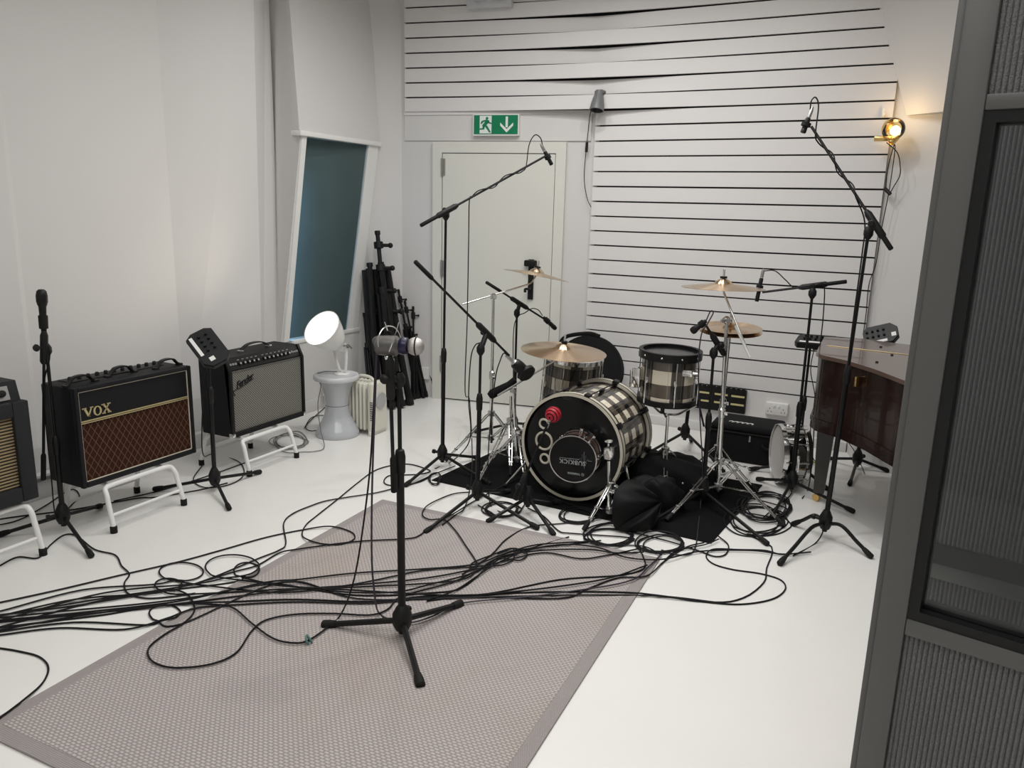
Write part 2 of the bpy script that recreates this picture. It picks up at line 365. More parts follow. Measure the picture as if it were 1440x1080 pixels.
part(win, 'window_header', MB().box((XH - 0.03, 4.835, ZH), (0.10, 0.95, 0.035), bev=0.004), WHT)
part(win, 'window_sill', MB().box((XB - 0.05, 4.78, ZS - 0.012), (0.12, 0.80, 0.03), bev=0.004), WHT)
ysh = lambda z: 0.0
def jamb(yb, yt, wd):
    b = MB(); vs = [(XB, yb, ZS), (XB, yb + wd, ZS), (XH, yt + wd, ZH), (XH, yt, ZH)]
    b.add(vs + [(p[0] - 0.11, p[1], p[2]) for p in vs], [(0, 1, 2, 3), (7, 6, 5, 4), (0, 4, 5, 1), (1, 5, 6, 2), (2, 6, 7, 3), (3, 7, 4, 0)]); return b
part(win, 'window_jamb', jamb(4.29, 4.40, 0.05), WHT)
part(win, 'window_jamb', jamb(5.03, 5.17, 0.13), WHT)
mb = MB(); mb.add([(XB - 0.012, 4.33, ZS), (XB - 0.012, 5.06, ZS), (XH - 0.012, 5.20, ZH), (XH - 0.012, 4.42, ZH)], [(0, 1, 2, 3)])
part(win, 'window_pane', mb, GLASSW)
# teal blind hanging behind the pane, lit blue from its left edge
mb = MB(); mb.add([(XB - 0.105, 4.30, ZS - .01), (XB - 0.017, 5.08, ZS - .01), (XH - 0.017, 5.22, ZH), (XH - 0.105, 4.40, ZH)], [(0, 1, 2, 3)])
part(win, 'teal_blind', mb, TEALW)
lean = V((XH - XB, 0.10, ZH - ZS)).normalized(); e_ = V((-0.10, 1, 0)); e_ = (e_ - lean * e_.dot(lean)).normalized(); xx = lean.cross(-e_)
bl = area('added_blue_strip_light', (0, 0, 0), 0.035, 1.0, (0.25, 0.60, 1.0), sy=1.2, spread=170); ctr = V(((XB + XH) / 2 - 0.045, 4.395, 1.22))  # hidden light added behind the jamb to give the blind its blue gradient
bl.matrix_world = Matrix(((xx.x, lean.x, -e_.x, ctr.x), (xx.y, lean.y, -e_.y, ctr.y), (xx.z, lean.z, -e_.z, ctr.z), (0, 0, 0, 1)))
# end cheek and return to the far corner
mb = MB(); mb.prism([(-4.13, 5.17, 0), (XB - 0.02, 5.17, 0), (-3.99, 5.22, 0), (CORN.x, CORN.y, 0), (-3.86, 5.62, 0), (-4.13, 5.4, 0)], (0, 0, CH)); part(wl, 'wall_panel', mb, WALL)
mb = MB(); mb.box((-4.04, 3.0, 0.05), (0.05, 4.4, 0.10), bev=0.004); mb.box((-4.02, 2.0, 0.135), (0.06, 2.2, 0.012)); struct('baseboard_left', mb, WALL)
# back wall: door face and plank face
mb = MB(); mb.prism([(CORN.x - 0.2, CORN.y - 0.04, 0), FOLD, (-0.1, 5.75, 0), (0.0, 6.0, 0), (-3.95, 6.0, 0)], (0, 0, CH)); wb = struct('wall_back', mb, WALL)
ddir = (FOLD - CORN).normalized(); dn = V((ddir.y, -ddir.x, 0))      # towards the room
PITCHZ, ZG0, GAPH = 0.1105, 0.357, 0.0115
bk = MB(); bk.box(((-2.14 + RC.x) / 2, 5.743, (ZG0 - 0.02 + 2.36) / 2), (RC.x + 2.14, 0.012, 2.36 - ZG0 + 0.02))
part(wb, 'black_backing', bk, GAP)
bk = MB(); bk.prism([CORN + ddir * 0.045 + dn * 0.012, FOLD + V((0, -0.012, 0)), RC + V((0, -0.012, 0)), RC + V((0, 0.002, 0)), FOLD + V((0, 0.002, 0)), CORN + ddir * 0.045 - dn * 0.002], (0, 0, CH - 2.352))
bk.v = [p + V((0, 0, 2.352)) for p in bk.v]; part(wb, 'black_backing', bk, GAP)
def plank(path, z0, z1, t=0.018):
    n = len(path); vs = []
    for i, p in enumerate(path):
        d = (path[min(i + 1, n - 1)] - path[max(i - 1, 0)]).normalized(); nn = V((d.y, -d.x, 0))
        for q in (p + nn * t, p):
            vs += [V((q.x, q.y, z0)), V((q.x, q.y, z1))]
    fs = [(0, 1, 3, 2), tuple(4 * (n - 1) + k for k in (0, 2, 3, 1))]
    for i in range(n - 1):
        a, b = 4 * i, 4 * i + 4
        fs += [(a, b, b + 1, a + 1), (a + 2, a + 3, b + 3, b + 2), (a + 1, b + 1, b + 3, a + 3), (a, a + 2, b + 2, b)]
    m_ = MB(); m_.add(vs, fs); return m_
base_y = 5.735
for k in range(0, 18):
    xl = -2.17 + 0.02 * math.sin(k * 1.7) * 0 + 0.0
    part(wb, 'plank', plank([V((xl, base_y, 0)), V((RC.x, base_y, 0))], ZG0 + k * PITCHZ + GAPH / 2 + random.uniform(-.001, .001), ZG0 + (k + 1) * PITCHZ - GAPH / 2), WALLB)
st = CORN + ddir * 0.04 + dn * 0.015; fo = FOLD + V((0, -0.015, 0))
for k in range(18, 30):
    z0, z1 = ZG0 + k * PITCHZ + GAPH / 2, ZG0 + (k + 1) * PITCHZ - GAPH / 2
    if z0 > CH: break
    if k % 2 == 0:      # bridges the bend of the wall in a long spring
        a = fo - ddir * 1.35; b = fo + V((1.35, 0, 0)); path = [st] + [a * (1 - t) ** 2 + fo * 2 * t * (1 - t) + b * t * t for t in [i / 14 for i in range(15)]] + [RC + V((0, -0.015, 0))]
    else:
        path = [st, fo - ddir * 0.01, fo + V((0.01, 0, 0)), RC + V((0, -0.015, 0))]
    part(wb, 'plank', plank(path, z0, min(z1, CH)), WALLB)
mb = MB(); mb.box(((-2.17 + RC.x) / 2, 5.726, (ZG0 - GAPH / 2) / 2), (RC.x + 2.17, 0.018, ZG0 - GAPH / 2)); part(wb, 'plank', mb, WALLB, 'wide flat board below the lowest gap')
mb = MB(); mb.box(((-2.1 + RC.x) / 2, 5.70, 0.035), (RC.x + 2.05, 0.04, 0.07), bev=0.004); struct('baseboard_back', mb, WALL)
# fascia strip under the upper planks over the door, and the pale corner post
def dp(s, z, o=0.0): q = CORN + ddir * s + dn * o; return V((q.x, q.y, z))
def dbox(s0, s1, z0, z1, o0, o1):
    b = MB(); b.prism([dp(s0, z0, o0), dp(s1, z0, o0), dp(s1, z0, o1), dp(s0, z0, o1)], (0, 0, z1 - z0)); return b
SL = (FOLD - CORN).length
part(wb, 'fascia', dbox(0.03, SL, 2.325, 2.352, 0.0, 0.02), WALLB)
part(wb, 'fascia', dbox(0.03, SL - 0.02, 2.13, 2.325, -0.01, 0.012), WALL)
# door
def sof(px, py): q = PL(px, py, CORN, ddir); return (q - CORN).dot(ddir)
s0, s1 = sof(624, 300), sof(779, 300); zt = 2.03
dr = bpy.data.objects.new('door_1', None); COL.objects.link(dr); dr.location = dp((s0 + s1) / 2, 0); LOC[dr] = V(dr.location); dr['kind'] = 'structure'
part(dr, 'door_frame', dbox(s0 - 0.085, s0 - 0.006, 0, zt + 0.09, -0.01, 0.035), DOORM)
part(dr, 'door_frame', dbox(s1 + 0.006, s1 + 0.085, 0, zt + 0.09, -0.01, 0.035), DOORM)
part(dr, 'door_frame', dbox(s0 - 0.006, s1 + 0.006, zt + 0.006, zt + 0.09, -0.01, 0.035), DOORM)
part(dr, 'door_reveal', dbox(s0 - 0.006, s1 + 0.006, 0, zt + 0.006, 0.0, 0.004), GAP)
leaf = part(dr, 'door_leaf', dbox(s0, s1, 0.012, zt, 0.004, 0.028), DOORM)
for z in (0.25, 1.05, 1.86):
    b = dbox(s0 - 0.012, s0 + 0.022, z, z + 0.13, 0.02, 0.037); b.cyl(dp(s0 - 0.003, z - 0.004, 0.042), dp(s0 - 0.003, z + 0.134, 0.042), 0.008); part(dr, 'hinge', b, STEEL)
hs = sof(748, 392)
b = dbox(hs - 0.022, hs + 0.022, 0.90, 1.22, 0.028, 0.04); hd = part(dr, 'door_handle', b, PLAS, 'long black handle plate')
b = MB(); b.tube(spline([dp(hs, 1.0, 0.04), dp(hs, 0.99, 0.085), dp(hs - 0.03, 0.985, 0.09), dp(hs - 0.03, 0.96, 0.09)], 5), 0.011, 8); b.box(dp(hs, 1.19, 0.06), (0.10, 0.05, 0.05), bev=0.01); part(hd, 'lever', b, PLAS)
# small white switch left of the door foot
b = dbox(s0 - 0.20, s0 - 0.12, 0.16, 0.26, 0.0, 0.022); solo('wall_socket', 'small white socket plate low on the wall left of the door', 'socket', b, WPL)
# right wall, plinth, sloping bulkhead
WDIR = V((0.95, -0.31, 0)).normalized(); RW1 = RC + WDIR * 2.3
mb = MB(); mb.prism([RC, RW1, RW1 + V((0.3, 0.3, 0)), RC + V((0.15, 0.25, 0))], (0, 0, CH)); struct('wall_right', mb, WALL)
mb = MB(); mb.prism([RW1, (2.3, 2.2, 0), (2.3, -1.6, 0), (2.4, -1.6, 0), (2.4, 5.2, 0)], (0, 0, CH)); struct('wall_right', mb, WALL)
mb = MB(); mb.box((-1.2, -1.55, 1.8), (7.2, 0.1, 3.6)); struct('wall_front', mb, WALL)
mb = MB(); mb.prism([(-0.17, 5.72, 0), (-0.12, 5.50, 0), (0.9, 4.80, 0), RW1], (0, 0, 0.165)); mb.prism([(-0.17, 5.72, 0.165), (-0.125, 5.48, 0.165), (0.91, 4.77, 0.165), RW1 + V((0, 0, 0.165))], (0, 0, 0.02)); struct('trim_1', mb, WALL)
B0 = PL(1275, 162, RC, RDIR); T0 = AY(1234, 0, 5.73)
k_ = (CH - B0.z) / (T0.z - B0.z); T1 = B0 + (T0 - B0) * k_
mb = MB(); vs = [B0, B0 + RDIR * 1.7, T1 + RDIR * 1.7, T1]
back = [V((-0.02, 5.80, B0.z)), V((1.75, 5.4, B0.z)), V((1.75, 5.4, CH)), V((-0.02, 5.80, CH))]
mb.add(vs + back, [(0, 1, 2, 3), (7, 6, 5, 4), (0, 4, 5, 1), (1, 5, 6, 2), (2, 6, 7, 3), (3, 7, 4, 0)]); struct('trim_2', mb, WALL)

# ================================================================== RUG and DRUM MAT
RZ = 0.009
rx0, rx1, ry0, ry1 = -2.385, -0.81, 1.15, 3.33
rot = math.radians(1.6); rc = V(((rx0 + rx1) / 2, (ry0 + ry1) / 2, 0))
def rr(x, y, z): q = V((x - rc.x, y - rc.y, 0)); return V((rc.x + q.x * math.cos(rot) - q.y * math.sin(rot), rc.y + q.x * math.sin(rot) + q.y * math.cos(rot), z))
rug = thing('rug', 'large grey beige woven flatweave rug on white floor', 'rug', rc)
def rbox(x0, x1, y0, y1, z1):
    b = MB(); b.prism([rr(x0, y0, 0.001), rr(x1, y0, 0.001), rr(x1, y1, 0.001), rr(x0, y1, 0.001)], (0, 0, z1 - 0.001)); return b
part(rug, 'woven_field', rbox(rx0 + 0.05, rx1 - 0.05, ry0 + 0.05, ry1 - 0.05, RZ), RUG)
for q in ((rx0, rx0 + 0.05, ry0, ry1), (rx1 - 0.05, rx1, ry0, ry1), (rx0 + 0.05, rx1 - 0.05, ry0, ry0 + 0.05), (rx0 + 0.05, rx1 - 0.05, ry1 - 0.05, ry1)):
    part(rug, 'binding', rbox(*q, RZ - 0.001), RUGB)
m0, m1, m2 = G(607, 676), G(1000, 765), G(1072, 683); m3 = m0 + m2 - m1
MZ = 0.006
mb = MB(); mb.prism([p + V((0, 0, 0.001)) for p in (m0, m1, m2, m3)], (0, 0, MZ - 0.001)); solo('drum_mat', 'black carpet drum mat under the plaid drum kit', 'mat', mb, MATF)

# ================================================================== GUITAR AMPS on white stands
GA = 'guitar amplifiers along the left wall'; GS = 'white tubular amplifier stands'
def amp_stand(cx, cy, wd, zt, dp_, label):
    # front rail line x = cx, centred cy; feet splay
    t = thing('amplifier_stand', label, 'stand', (cx - 0.12, cy, 0), GS)
    r = 0.0125
    for x, nm in ((cx, 'front'), (cx - dp_, 'rear')):
        o = 1 if nm == 'front' else -1; zz = zt if o > 0 else zt
        for sgn in (-1, 1):
            foot = V((x + 0.05 * o, cy + sgn * wd / 2, 0.0))
            top = V((x - 0.02 * o, cy + sgn * (wd / 2 - 0.02), zz - r))
            pts = [foot + V((0, 0, 0.03)), foot.lerp(top, 0.55) + V((0.01 * o, sgn * 0.006, 0.02)), top + V((0.03 * o, sgn * 0.012, -0.035)), top + V((0.008 * o, 0, -0.004)), top + V((0, -sgn * 0.05, 0))]
            lg = part(t, 'leg', MB().tube(spline(pts, 6), r, 10), WHT)
            part(lg, 'rubber_foot', MB().lathe([(0, 0.0), (0.017, 0.0), (0.017, 0.032), (0.0135, 0.036), (0, 0.036)], foot, (0, 0, 1), 14), RUB)
        part(t, 'rail', MB().cyl((x - 0.02 * o, cy - wd / 2 + 0.03, zz - r), (x - 0.02 * o, cy + wd / 2 - 0.03, zz - r), r, n=10), WHT)
        part(t, 'lower_bar', MB().cyl((x + 0.035 * o, cy - wd / 2 + 0.003, 0.085), (x + 0.035 * o, cy + wd / 2 - 0.003, 0.085), 0.008, n=8), WHT)
    for sgn in (-1, 1):
        part(t, 'side_bar', MB().cyl((cx - 0.02, cy + sgn * (wd / 2 - 0.05), zt - r), (cx - dp_ + 0.02, cy + sgn * (wd / 2 - 0.05), zt - r), 0.010, n=8), WHT)
    return t
def facequad(mb_, x, y0, y1, z0, z1):
    return mb_.quad((x, y0, z0), (x, y1, z0), (x, y1, z1), (x, y0, z1), uv=[(y0, z0), (y1, z0), (y1, z1), (y0, z1)])
def strap_handle(t, x, yc, z, ln, name='handle'):
    pts = [(x, yc - ln / 2, z), (x, yc - ln / 2 + 0.02, z + 0.016), (x, yc - ln * 0.25, z + 0.034), (x, yc, z + 0.04), (x, yc + ln * 0.25, z + 0.034), (x, yc + ln / 2 - 0.02, z + 0.016), (x, yc + ln / 2, z)]
    b = MB(); sp_ = spline(pts, 5)
    for i in range(len(sp_) - 1):
        pass
    n = len(sp_); vs = []
    for p in sp_: vs += [p + V((-0.013, 0, 0)), p + V((0.013, 0, 0)), p + V((0.013, 0, 0.008)), p + V((-0.013, 0, 0.008))]
    fs = [(0, 1, 2, 3), tuple(4 * (n - 1) + k for k in (3, 2, 1, 0))]
    for i in range(n - 1):
        for k in range(4): fs.append((4 * i + k, 4 * i + (k + 1) % 4, 4 * i + 4 + (k + 1) % 4, 4 * i + 4 + k))
    b.add(vs, fs); h = part(t, name, b, PLAS)
    for s_ in (-1, 1): part(h, 'handle_bracket', MB().box((x, yc + s_ * ln / 2, z + 0.005), (0.03, 0.028, 0.012), bev=0.003), STEEL if name == 'top_handle' else PLAS)
# --- the maroon diamond-cloth amp
def amp_vox():
    W, Hh, Dp = 0.672, 0.495, 0.25; X = -3.37; cy = 2.553; zb = 0.238; y0, y1 = cy - W / 2, cy + W / 2
    t = thing('guitar_amplifier', 'black amplifier with brown diamond grille and three top handles', 'amplifier', (X - Dp / 2, cy, zb), GA)
    b = MB(); b.box((X - Dp / 2 - 0.012, cy, zb + Hh / 2), (Dp - 0.024, W, Hh), bev=0.012); part(t, 'cabinet', b, TOLEX)
    b = MB()
    for (ya, yb, za, zb2) in ((y0, y0 + 0.022, zb, zb + Hh), (y1 - 0.022, y1, zb, zb + Hh), (y0 + .022, y1 - .022, zb, zb + 0.028), (y0 + .022, y1 - .022, zb + Hh - 0.022, zb + Hh)):
        b.box((X - 0.012, (ya + yb) / 2, (za + zb2) / 2), (0.03, yb - ya, zb2 - za), bev=0.006)
    part(t, 'front_frame', b, TOLEX)
    a0, a1, c0, c1 = y0 + 0.022, y1 - 0.022, zb + 0.028, zb + Hh - 0.022; zm = c0 + (c1 - c0) * 0.665
    b = MB(); facequad(b, X - 0.014, a0, a1, c0, zm); part(t, 'grille_cloth', b, VOXG)
    b = MB(); b.box((X - 0.02, cy, (zm + c1) / 2), (0.02, a1 - a0, c1 - zm)); pn = part(t, 'upper_panel', b, TOLEX)
    # serif badge
    e = 0.004; hh = 0.043; bd = MB(); x = X - 0.0095
    def st_(p, q, wd): bd.prism([(x, p[0], p[1]), (x, p[0] + wd, p[1]), (x, q[0] + wd, q[1]), (x, q[0], q[1])], (e, 0, 0))
    ly = a0 + 0.022; lz = zm + 0.022
    st_((ly + 0.019, lz), (ly, lz + hh), 0.011); st_((ly + 0.019, lz), (ly + 0.038, lz + hh), 0.006); bd.box((x + e / 2, ly + 0.004, lz + hh), (e, 0.022, 0.005)); bd.box((x + e / 2, ly + 0.042, lz + hh), (e, 0.017, 0.005))
    oc = V((x + e / 2, ly + 0.071, lz + hh / 2 - 0.002))
    n = 24; vs = []
    for i in range(n):
        a = 2 * math.pi * i / n
        for R1, R2 in ((0.0215, 0.0235), (0.0125, 0.0195)): vs += [oc + V((e / 2, R1 * math.cos(a), R2 * math.sin(a))), oc + V((-e / 2, R1 * math.cos(a), R2 * math.sin(a)))]
    bd.add(vs, [q for i in range(n) for j in [(i + 1) % n] for q in ((4 * i, 4 * j, 4 * j + 2, 4 * i + 2), (4 * i, 4 * i + 1, 4 * j + 1, 4 * j), (4 * i + 2, 4 * j + 2, 4 * j + 3, 4 * i + 3))])
    lx = ly + 0.099
    st_((lx + 0.030, lz), (lx, lz + hh), 0.011); st_((lx, lz), (lx + 0.032, lz + hh), 0.006)
    for yy, zz in ((lx + 0.004, lz), (lx + 0.034, lz), (lx + 0.004, lz + hh), (lx + 0.034, lz + hh)): bd.box((x + e / 2, yy, zz), (e, 0.018, 0.005))
    part(pn, 'lettering', bd, GOLDL)
    b = MB(); pp = 0.0035
    for (ya, yb, za, zc) in ((a0, a0 + pp, c0, c1), (a1 - pp, a1, c0, c1), (a0, a1, c0, c0 + pp), (a0, a1, c1 - pp, c1)):
        b.box((X - 0.008, (ya + yb) / 2, (za + zc) / 2), (0.006, yb - ya, zc - za))
    part(t, 'white_piping', b, PIPE)
    b = MB(); b.box((X - 0.008, cy, zm + 0.003), (0.008, a1 - a0 - 0.008, 0.005)); b.box((X - 0.008, cy, zm - 0.006), (0.008, a1 - a0 - 0.008, 0.004)); part(t, 'gold_bar', b, GOLDL)
    zt = zb + Hh
    for yc in (y0 + 0.085, cy - 0.01, y1 - 0.09): strap_handle(t, X - 0.07 if yc != cy - 0.01 else X - 0.1, yc, zt - 0.002, 0.15)
    b = MB(); b.box((X - 0.17, cy, zt + 0.001), (0.10, W - 0.14, 0.008), bev=0.002); cp = part(t, 'control_panel', b, PLAS)
    for i in range(11):
        q = (X - 0.165, cy - 0.24 + i * 0.048, zt + 0.005); part(cp, 'knob', MB().lathe([(0.010, 0), (0.010, 0.012), (0.007, 0.017), (0, 0.017)], q, (0, 0, 1), 12), PLAS)
    b = MB()
    for yy in (y0 + 0.10, y1 - 0.10):
        for xx in (X - 0.04, X - 0.21): b.cyl((xx, yy, zb - 0.008), (xx, yy, zb + 0.004), 0.014)
    part(t, 'rubber_foot', b, RUB)
    amp_stand(-3.345, 2.51, 0.42, 0.23, 0.27, 'white tube stand holding the brown diamond grille amplifier')
amp_vox()
def amp_fender():
    W, Hh, Dp = 0.633, 0.477, 0.25; X = -3.432; cy = 3.533; zb = 0.226; y0, y1 = cy - W / 2, cy + W / 2
    t = thing('guitar_amplifier', 'black amplifier with silver sparkle grille and long knob panel', 'amplifier', (X - Dp / 2, cy, zb), GA)
    zp = zb + Hh - 0.075; zt = zb + Hh
    b = MB(); b.prism([(X - Dp, y0, zb), (X - 0.012, y0, zb), (X - 0.012, y0, zp), (X - 0.045, y0, zt), (X - Dp, y0, zt)], (0, W, 0)); part(t, 'cabinet', b, TOLEX)
    b = MB()
    for (ya, yb) in ((y0, y0 + 0.018), (y1 - 0.018, y1)): b.prism([(X - 0.012, ya, zb), (X + 0.003, ya, zb), (X + 0.003, ya, zp), (X - 0.034, ya, zt + 0.002), (X - 0.045, ya, zt)], (0, yb - ya, 0))
    b.box((X - 0.004, cy, zb + 0.014), (0.014, W - 0.036, 0.028)); part(t, 'front_frame', b, TOLEX)
    b = MB(); facequad(b, X - 0.0105, y0 + 0.018, y1 - 0.018, zb + 0.028, zp - 0.004); gr = part(t, 'grille_cloth', b, FENG)
    b = MB(); b.box((X - 0.008, cy, zp - 0.003), (0.006, W - 0.036, 0.004)); part(t, 'silver_trim', b, STEEL)
    # slanted control panel
    d_ = V((-0.033, 0, 0.075)).normalized(); nrm = V((0.075, 0, 0.033)).normalized(); pc = V((X - 0.026, cy, zp + 0.036))
    R = Matrix((nrm, V((0, 1, 0)), d_)).transposed()
    b = MB(); b.box(pc, (0.006, W - 0.04, 0.066), R); cp = part(t, 'control_panel', b, PLAS)
    for i in range(12):
        yy = y0 + 0.10 + i * 0.036 + (0.02 if i > 4 else 0)
        q = pc + V((0, yy - cy, 0)) + nrm * 0.003 - d_ * 0.004; k = part(cp, 'knob', MB().lathe([(0.011, 0), (0.010, 0.013), (0, 0.014)], q, nrm, 12), PLAS, 'black knob with silver cap')
    b = MB()
    for i in range(12):
        yy = y0 + 0.10 + i * 0.036 + (0.02 if i > 4 else 0); b.lathe([(0.0065, 0.0145), (0.0065, 0.0155), (0, 0.0155)], pc + V((0, yy - cy, 0)) + nrm * 0.003 - d_ * 0.004, nrm, 10)
        b.box(pc + V((0, yy - cy, 0)) + d_ * 0.021 + nrm * 0.0035, (0.001, 0.016, 0.003), R)
    for yy in (y0 + 0.03, y0 + 0.05, y0 + 0.07):
        b.lathe([(0.007, 0), (0.007, 0.006), (0.003, 0.006), (0.003, 0.0)], pc + V((0, yy - cy, 0)) + nrm * 0.003, nrm, 10)
    part(cp, 'panel_marking', b, SILVERSH)
    for k_, wd in ((-0.055, 0.11),):
        tx = text_mesh('Twin Reverb', 0.022, 0.0006, 0.35); place(tx, pc + V((0, y1 - cy - 0.085, 0)) + nrm * 0.004, (0, 1, 0), d_); part(cp, 'lettering', tx, SILVERSH)
    # cursive badge on the cloth
    tx = text_mesh('Fender', 0.058, 0.0015, 0.45, 0.0006, space=0.86); c = V((X - 0.008, y0 + 0.118, zp - 0.075)); ex = V((0, 0.95, 0.28)); place(tx, c, ex, V((0, -0.28, 0.95)))
    sw = MB(); sw.tube(spline([c + V((0.001, -0.078, -0.075)), c + V((0.001, -0.085, -0.045)), c + V((0.001, -0.02, -0.03)), c + V((0.001, 0.075, 0.004))], 6), 0.0022, 6); tx.add(sw.v, sw.f)
    part(gr, 'lettering', tx, PLAS, 'black cursive badge with pale edge')
    strap_handle(t, X - 0.14, cy + 0.03, zt - 0.001, 0.24, 'top_handle')
    b = MB()
    for yy in (y0, y1):
        for zz in (zb + 0.012, ):
            b.box((X - 0.012, yy + (0.008 if yy == y0 else -0.008), zz), (0.034, 0.024, 0.026), bev=0.005)
    part(t, 'corner_protector', b, CHR)
    amp_stand(-3.385, 3.44, 0.41, 0.218, 0.30, 'white tube stand holding the silver grille amplifier')
amp_fender()
def amp_left():
    X = -3.40; y1 = 2.016; W = 0.62; y0 = y1 - W; zb = 0.262; zt = 0.722; Dp = 0.25; cy = (y0 + y1) / 2
    t = thing('guitar_amplifier', 'blue grey amplifier with tan ribbed grille cut by frame edge', 'amplifier', (X - Dp / 2, cy, zb), GA)
    b = MB(); b.box((X - Dp / 2, cy, (zb + zt) / 2), (Dp - 0.02, W, zt - zb), bev=0.008); part(t, 'cabinet', b, GTOLEX)
    b = MB(); fr = 0.07
    for (ya, yb, za, zc) in ((y0, y0 + fr, zb, zt), (y1 - fr, y1, zb, zt), (y0 + fr, y1 - fr, zb, zb + fr), (y0 + fr, y1 - fr, zt - 0.065, zt)):
        b.box((X - 0.008, (ya + yb) / 2, (za + zc) / 2), (0.04, yb - ya, zc - za), bev=0.006)
    part(t, 'front_frame', b, GTOLEX)
    gm = pm('tan_grille', (0.27, 0.20, 0.10), 0.7, var=0.2, scale=120)
    part(t, 'grille_backing', MB().box((X - 0.02, cy, (zb + zt) / 2), (0.012, W - 2 * fr + .01, zt - zb - 2 * fr + .02)), pm('dark_brown_cloth', (0.05, 0.035, 0.018), 0.8))
    n = 22
    for i in range(n):
        z = zb + fr + 0.007 + i * (zt - 0.065 - zb - fr) / n
        part(t, 'grille_rib', MB().cyl((X - 0.011, y0 + fr, z), (X - 0.011, y1 - fr, z), 0.0048, n=6), gm)
    # control head set back above the cloth
    b = MB(); b.prism([(X - 0.235, y0, zt - 0.01), (X - 0.025, y0, zt - 0.01), (X - 0.05, y0, zt + 0.085), (X - 0.235, y0, zt + 0.085)], (0, W - 0.01, 0)); part(t, 'head_box', b, GTOLEX)
    d_ = V((-0.025, 0, 0.095)).normalized(); nrm = V((0.095, 0, 0.025)).normalized(); R = Matrix((nrm, V((0, 1, 0)), d_)).transposed()
    pc = V((X - 0.034, cy - 0.02, zt + 0.038)); cp = part(t, 'control_panel', MB().box(pc, (0.006, W - 0.07, 0.062), R), SILVERSH)
    for i in range(7):
        q = pc + V((0, -0.22 + i * 0.077, 0)) + nrm * 0.003; part(cp, 'knob', MB().lathe([(0.017, 0), (0.015, 0.014), (0, 0.016)], q, nrm, 14), PLAS)
    amp_stand(-3.40, 1.73, 0.50, 0.252, 0.27, 'white tube stand under the blue grey amplifier at frame edge')
amp_left()

# ================================================================== SPOT LAMP on SPOOL STOOL, HEATER
sb = G(475, 611); sb.z = 0
def stool():
    t = thing('spool_stool', 'glossy pale grey spool shaped stool under the white spot lamp', 'stool', sb)
    h = 0.445; pr = [(0, 0.0), (0.150, 0.0), (0.155, 0.008), (0.152, 0.03), (0.138, 0.06), (0.112, 0.105), (0.092, 0.15), (0.082, 0.20), (0.080, 0.222)]
    part(t, 'lower_body', MB().lathe(pr, sb, (0, 0, 1), 40), GREYS)
    pr = [(0.080, 0.225), (0.082, 0.25), (0.090, 0.30), (0.105, 0.35), (0.124, 0.395), (0.134, 0.412), (0, 0.412)]
    part(t, 'upper_body', MB().lathe(pr, sb, (0, 0, 1), 40), GREYS)
    pr = [(0.13, 0.408), (0.155, 0.408), (0.160, 0.416), (0.160, 0.434), (0.154, 0.442), (0.146, 0.443), (0.14, 0.440), (0, 0.440)]
    part(t, 'seat', MB().lathe(pr, sb, (0, 0, 1), 40), pm('pale_grey_seat_plastic', (0.66, 0.67, 0.69), 0.25, var=0.03)); return t
stool()
def spot_lamp():
    o = sb + V((0.03, 0.03, 0.441)); t = thing('spot_lamp', 'lit white tilting spot lamp standing on the grey spool stool', 'lamp', o)
    b = MB(); b.lathe([(0, 0), (0.055, 0), (0.055, 0.008), (0.02, 0.014), (0, 0.014)], o, (0, 0, 1), 24); b.cyl(o + V((0, 0, .01)), o + V((0, 0, .03)), 0.012); part(t, 'base', b, WHT)
    rim = D(453, 462, o, -0.13); tail = D(485, 499, o, 0.0); ax = (rim - tail).normalized()
    # turn the mouth a little towards the room
    ax = (ax + V((0.12, -0.28, 0.0))).normalized(); L = 0.26; tail = rim - ax * L
    pr = [(0, 0.0), (0.032, 0.0), (0.037, 0.012), (0.040, 0.055), (0.048, 0.065), (0.070, 0.085), (0.090, 0.125), (0.112, 0.18), (0.126, 0.225), (0.134, 0.258), (0.138, 0.262), (0.138, 0.269), (0.131, 0.269), (0.120, 0.225), (0.102, 0.165), (0.06, 0.095), (0, 0.085)]
    sh = part(t, 'lamp_shade', MB().lathe(pr, tail, ax, 40), WHT)
    part(sh, 'bulb', MB().lathe([(0, 0.240), (0.05, 0.248), (0.09, 0.253), (0.127, 0.256)], tail, ax, 36), BULB, 'glowing white lamp face')
    side = ax.cross(V((0, 0, 1))).normalized(); piv = tail + ax * 0.045
    yk = MB()
    for s_ in (-1, 1):
        yk.tube(spline([o + V((0, 0, 0.022)) + side * s_ * 0.01, o + V((0, 0, 0.04)) + side * s_ * 0.032, piv + side * s_ * 0.062 + V((0, 0, -0.03)), piv + side * s_ * 0.062], 6), 0.010, 8)
    part(t, 'yoke', yk, WHT)
    for s_ in (-1, 1):
        b = MB(); b.cyl(piv + side * s_ * 0.035, piv + side * s_ * 0.088, 0.007); b.cyl(piv + side * s_ * 0.07, piv + side * s_ * 0.078, 0.014)
        b.box(piv + side * s_ * 0.092, (0.05, 0.008, 0.010), frame_R(side, ax)); part(t, 'wing_screw', b, STEEL)
    l = bpy.data.lights.new('spot_lamp_light', 'SPOT'); l.energy = 13; l.color = (1, 0.86, 0.66); l.spot_size = math.radians(115); l.spot_blend = 0.7; l.shadow_soft_size = 0.08
    lo = bpy.data.objects.new('spot_lamp_light', l); COL.objects.link(lo); lo.location = tail + ax * 0.29; lo.rotation_euler = ax.to_track_quat('-Z', 'Y').to_euler()
    return o
def frame_R(a, b):
    a = V(a).normalized(); c = a.cross(V(b)).normalized(); b2 = c.cross(a); return Matrix((b2, a, c)).transposed()
lamp_o = spot_lamp()
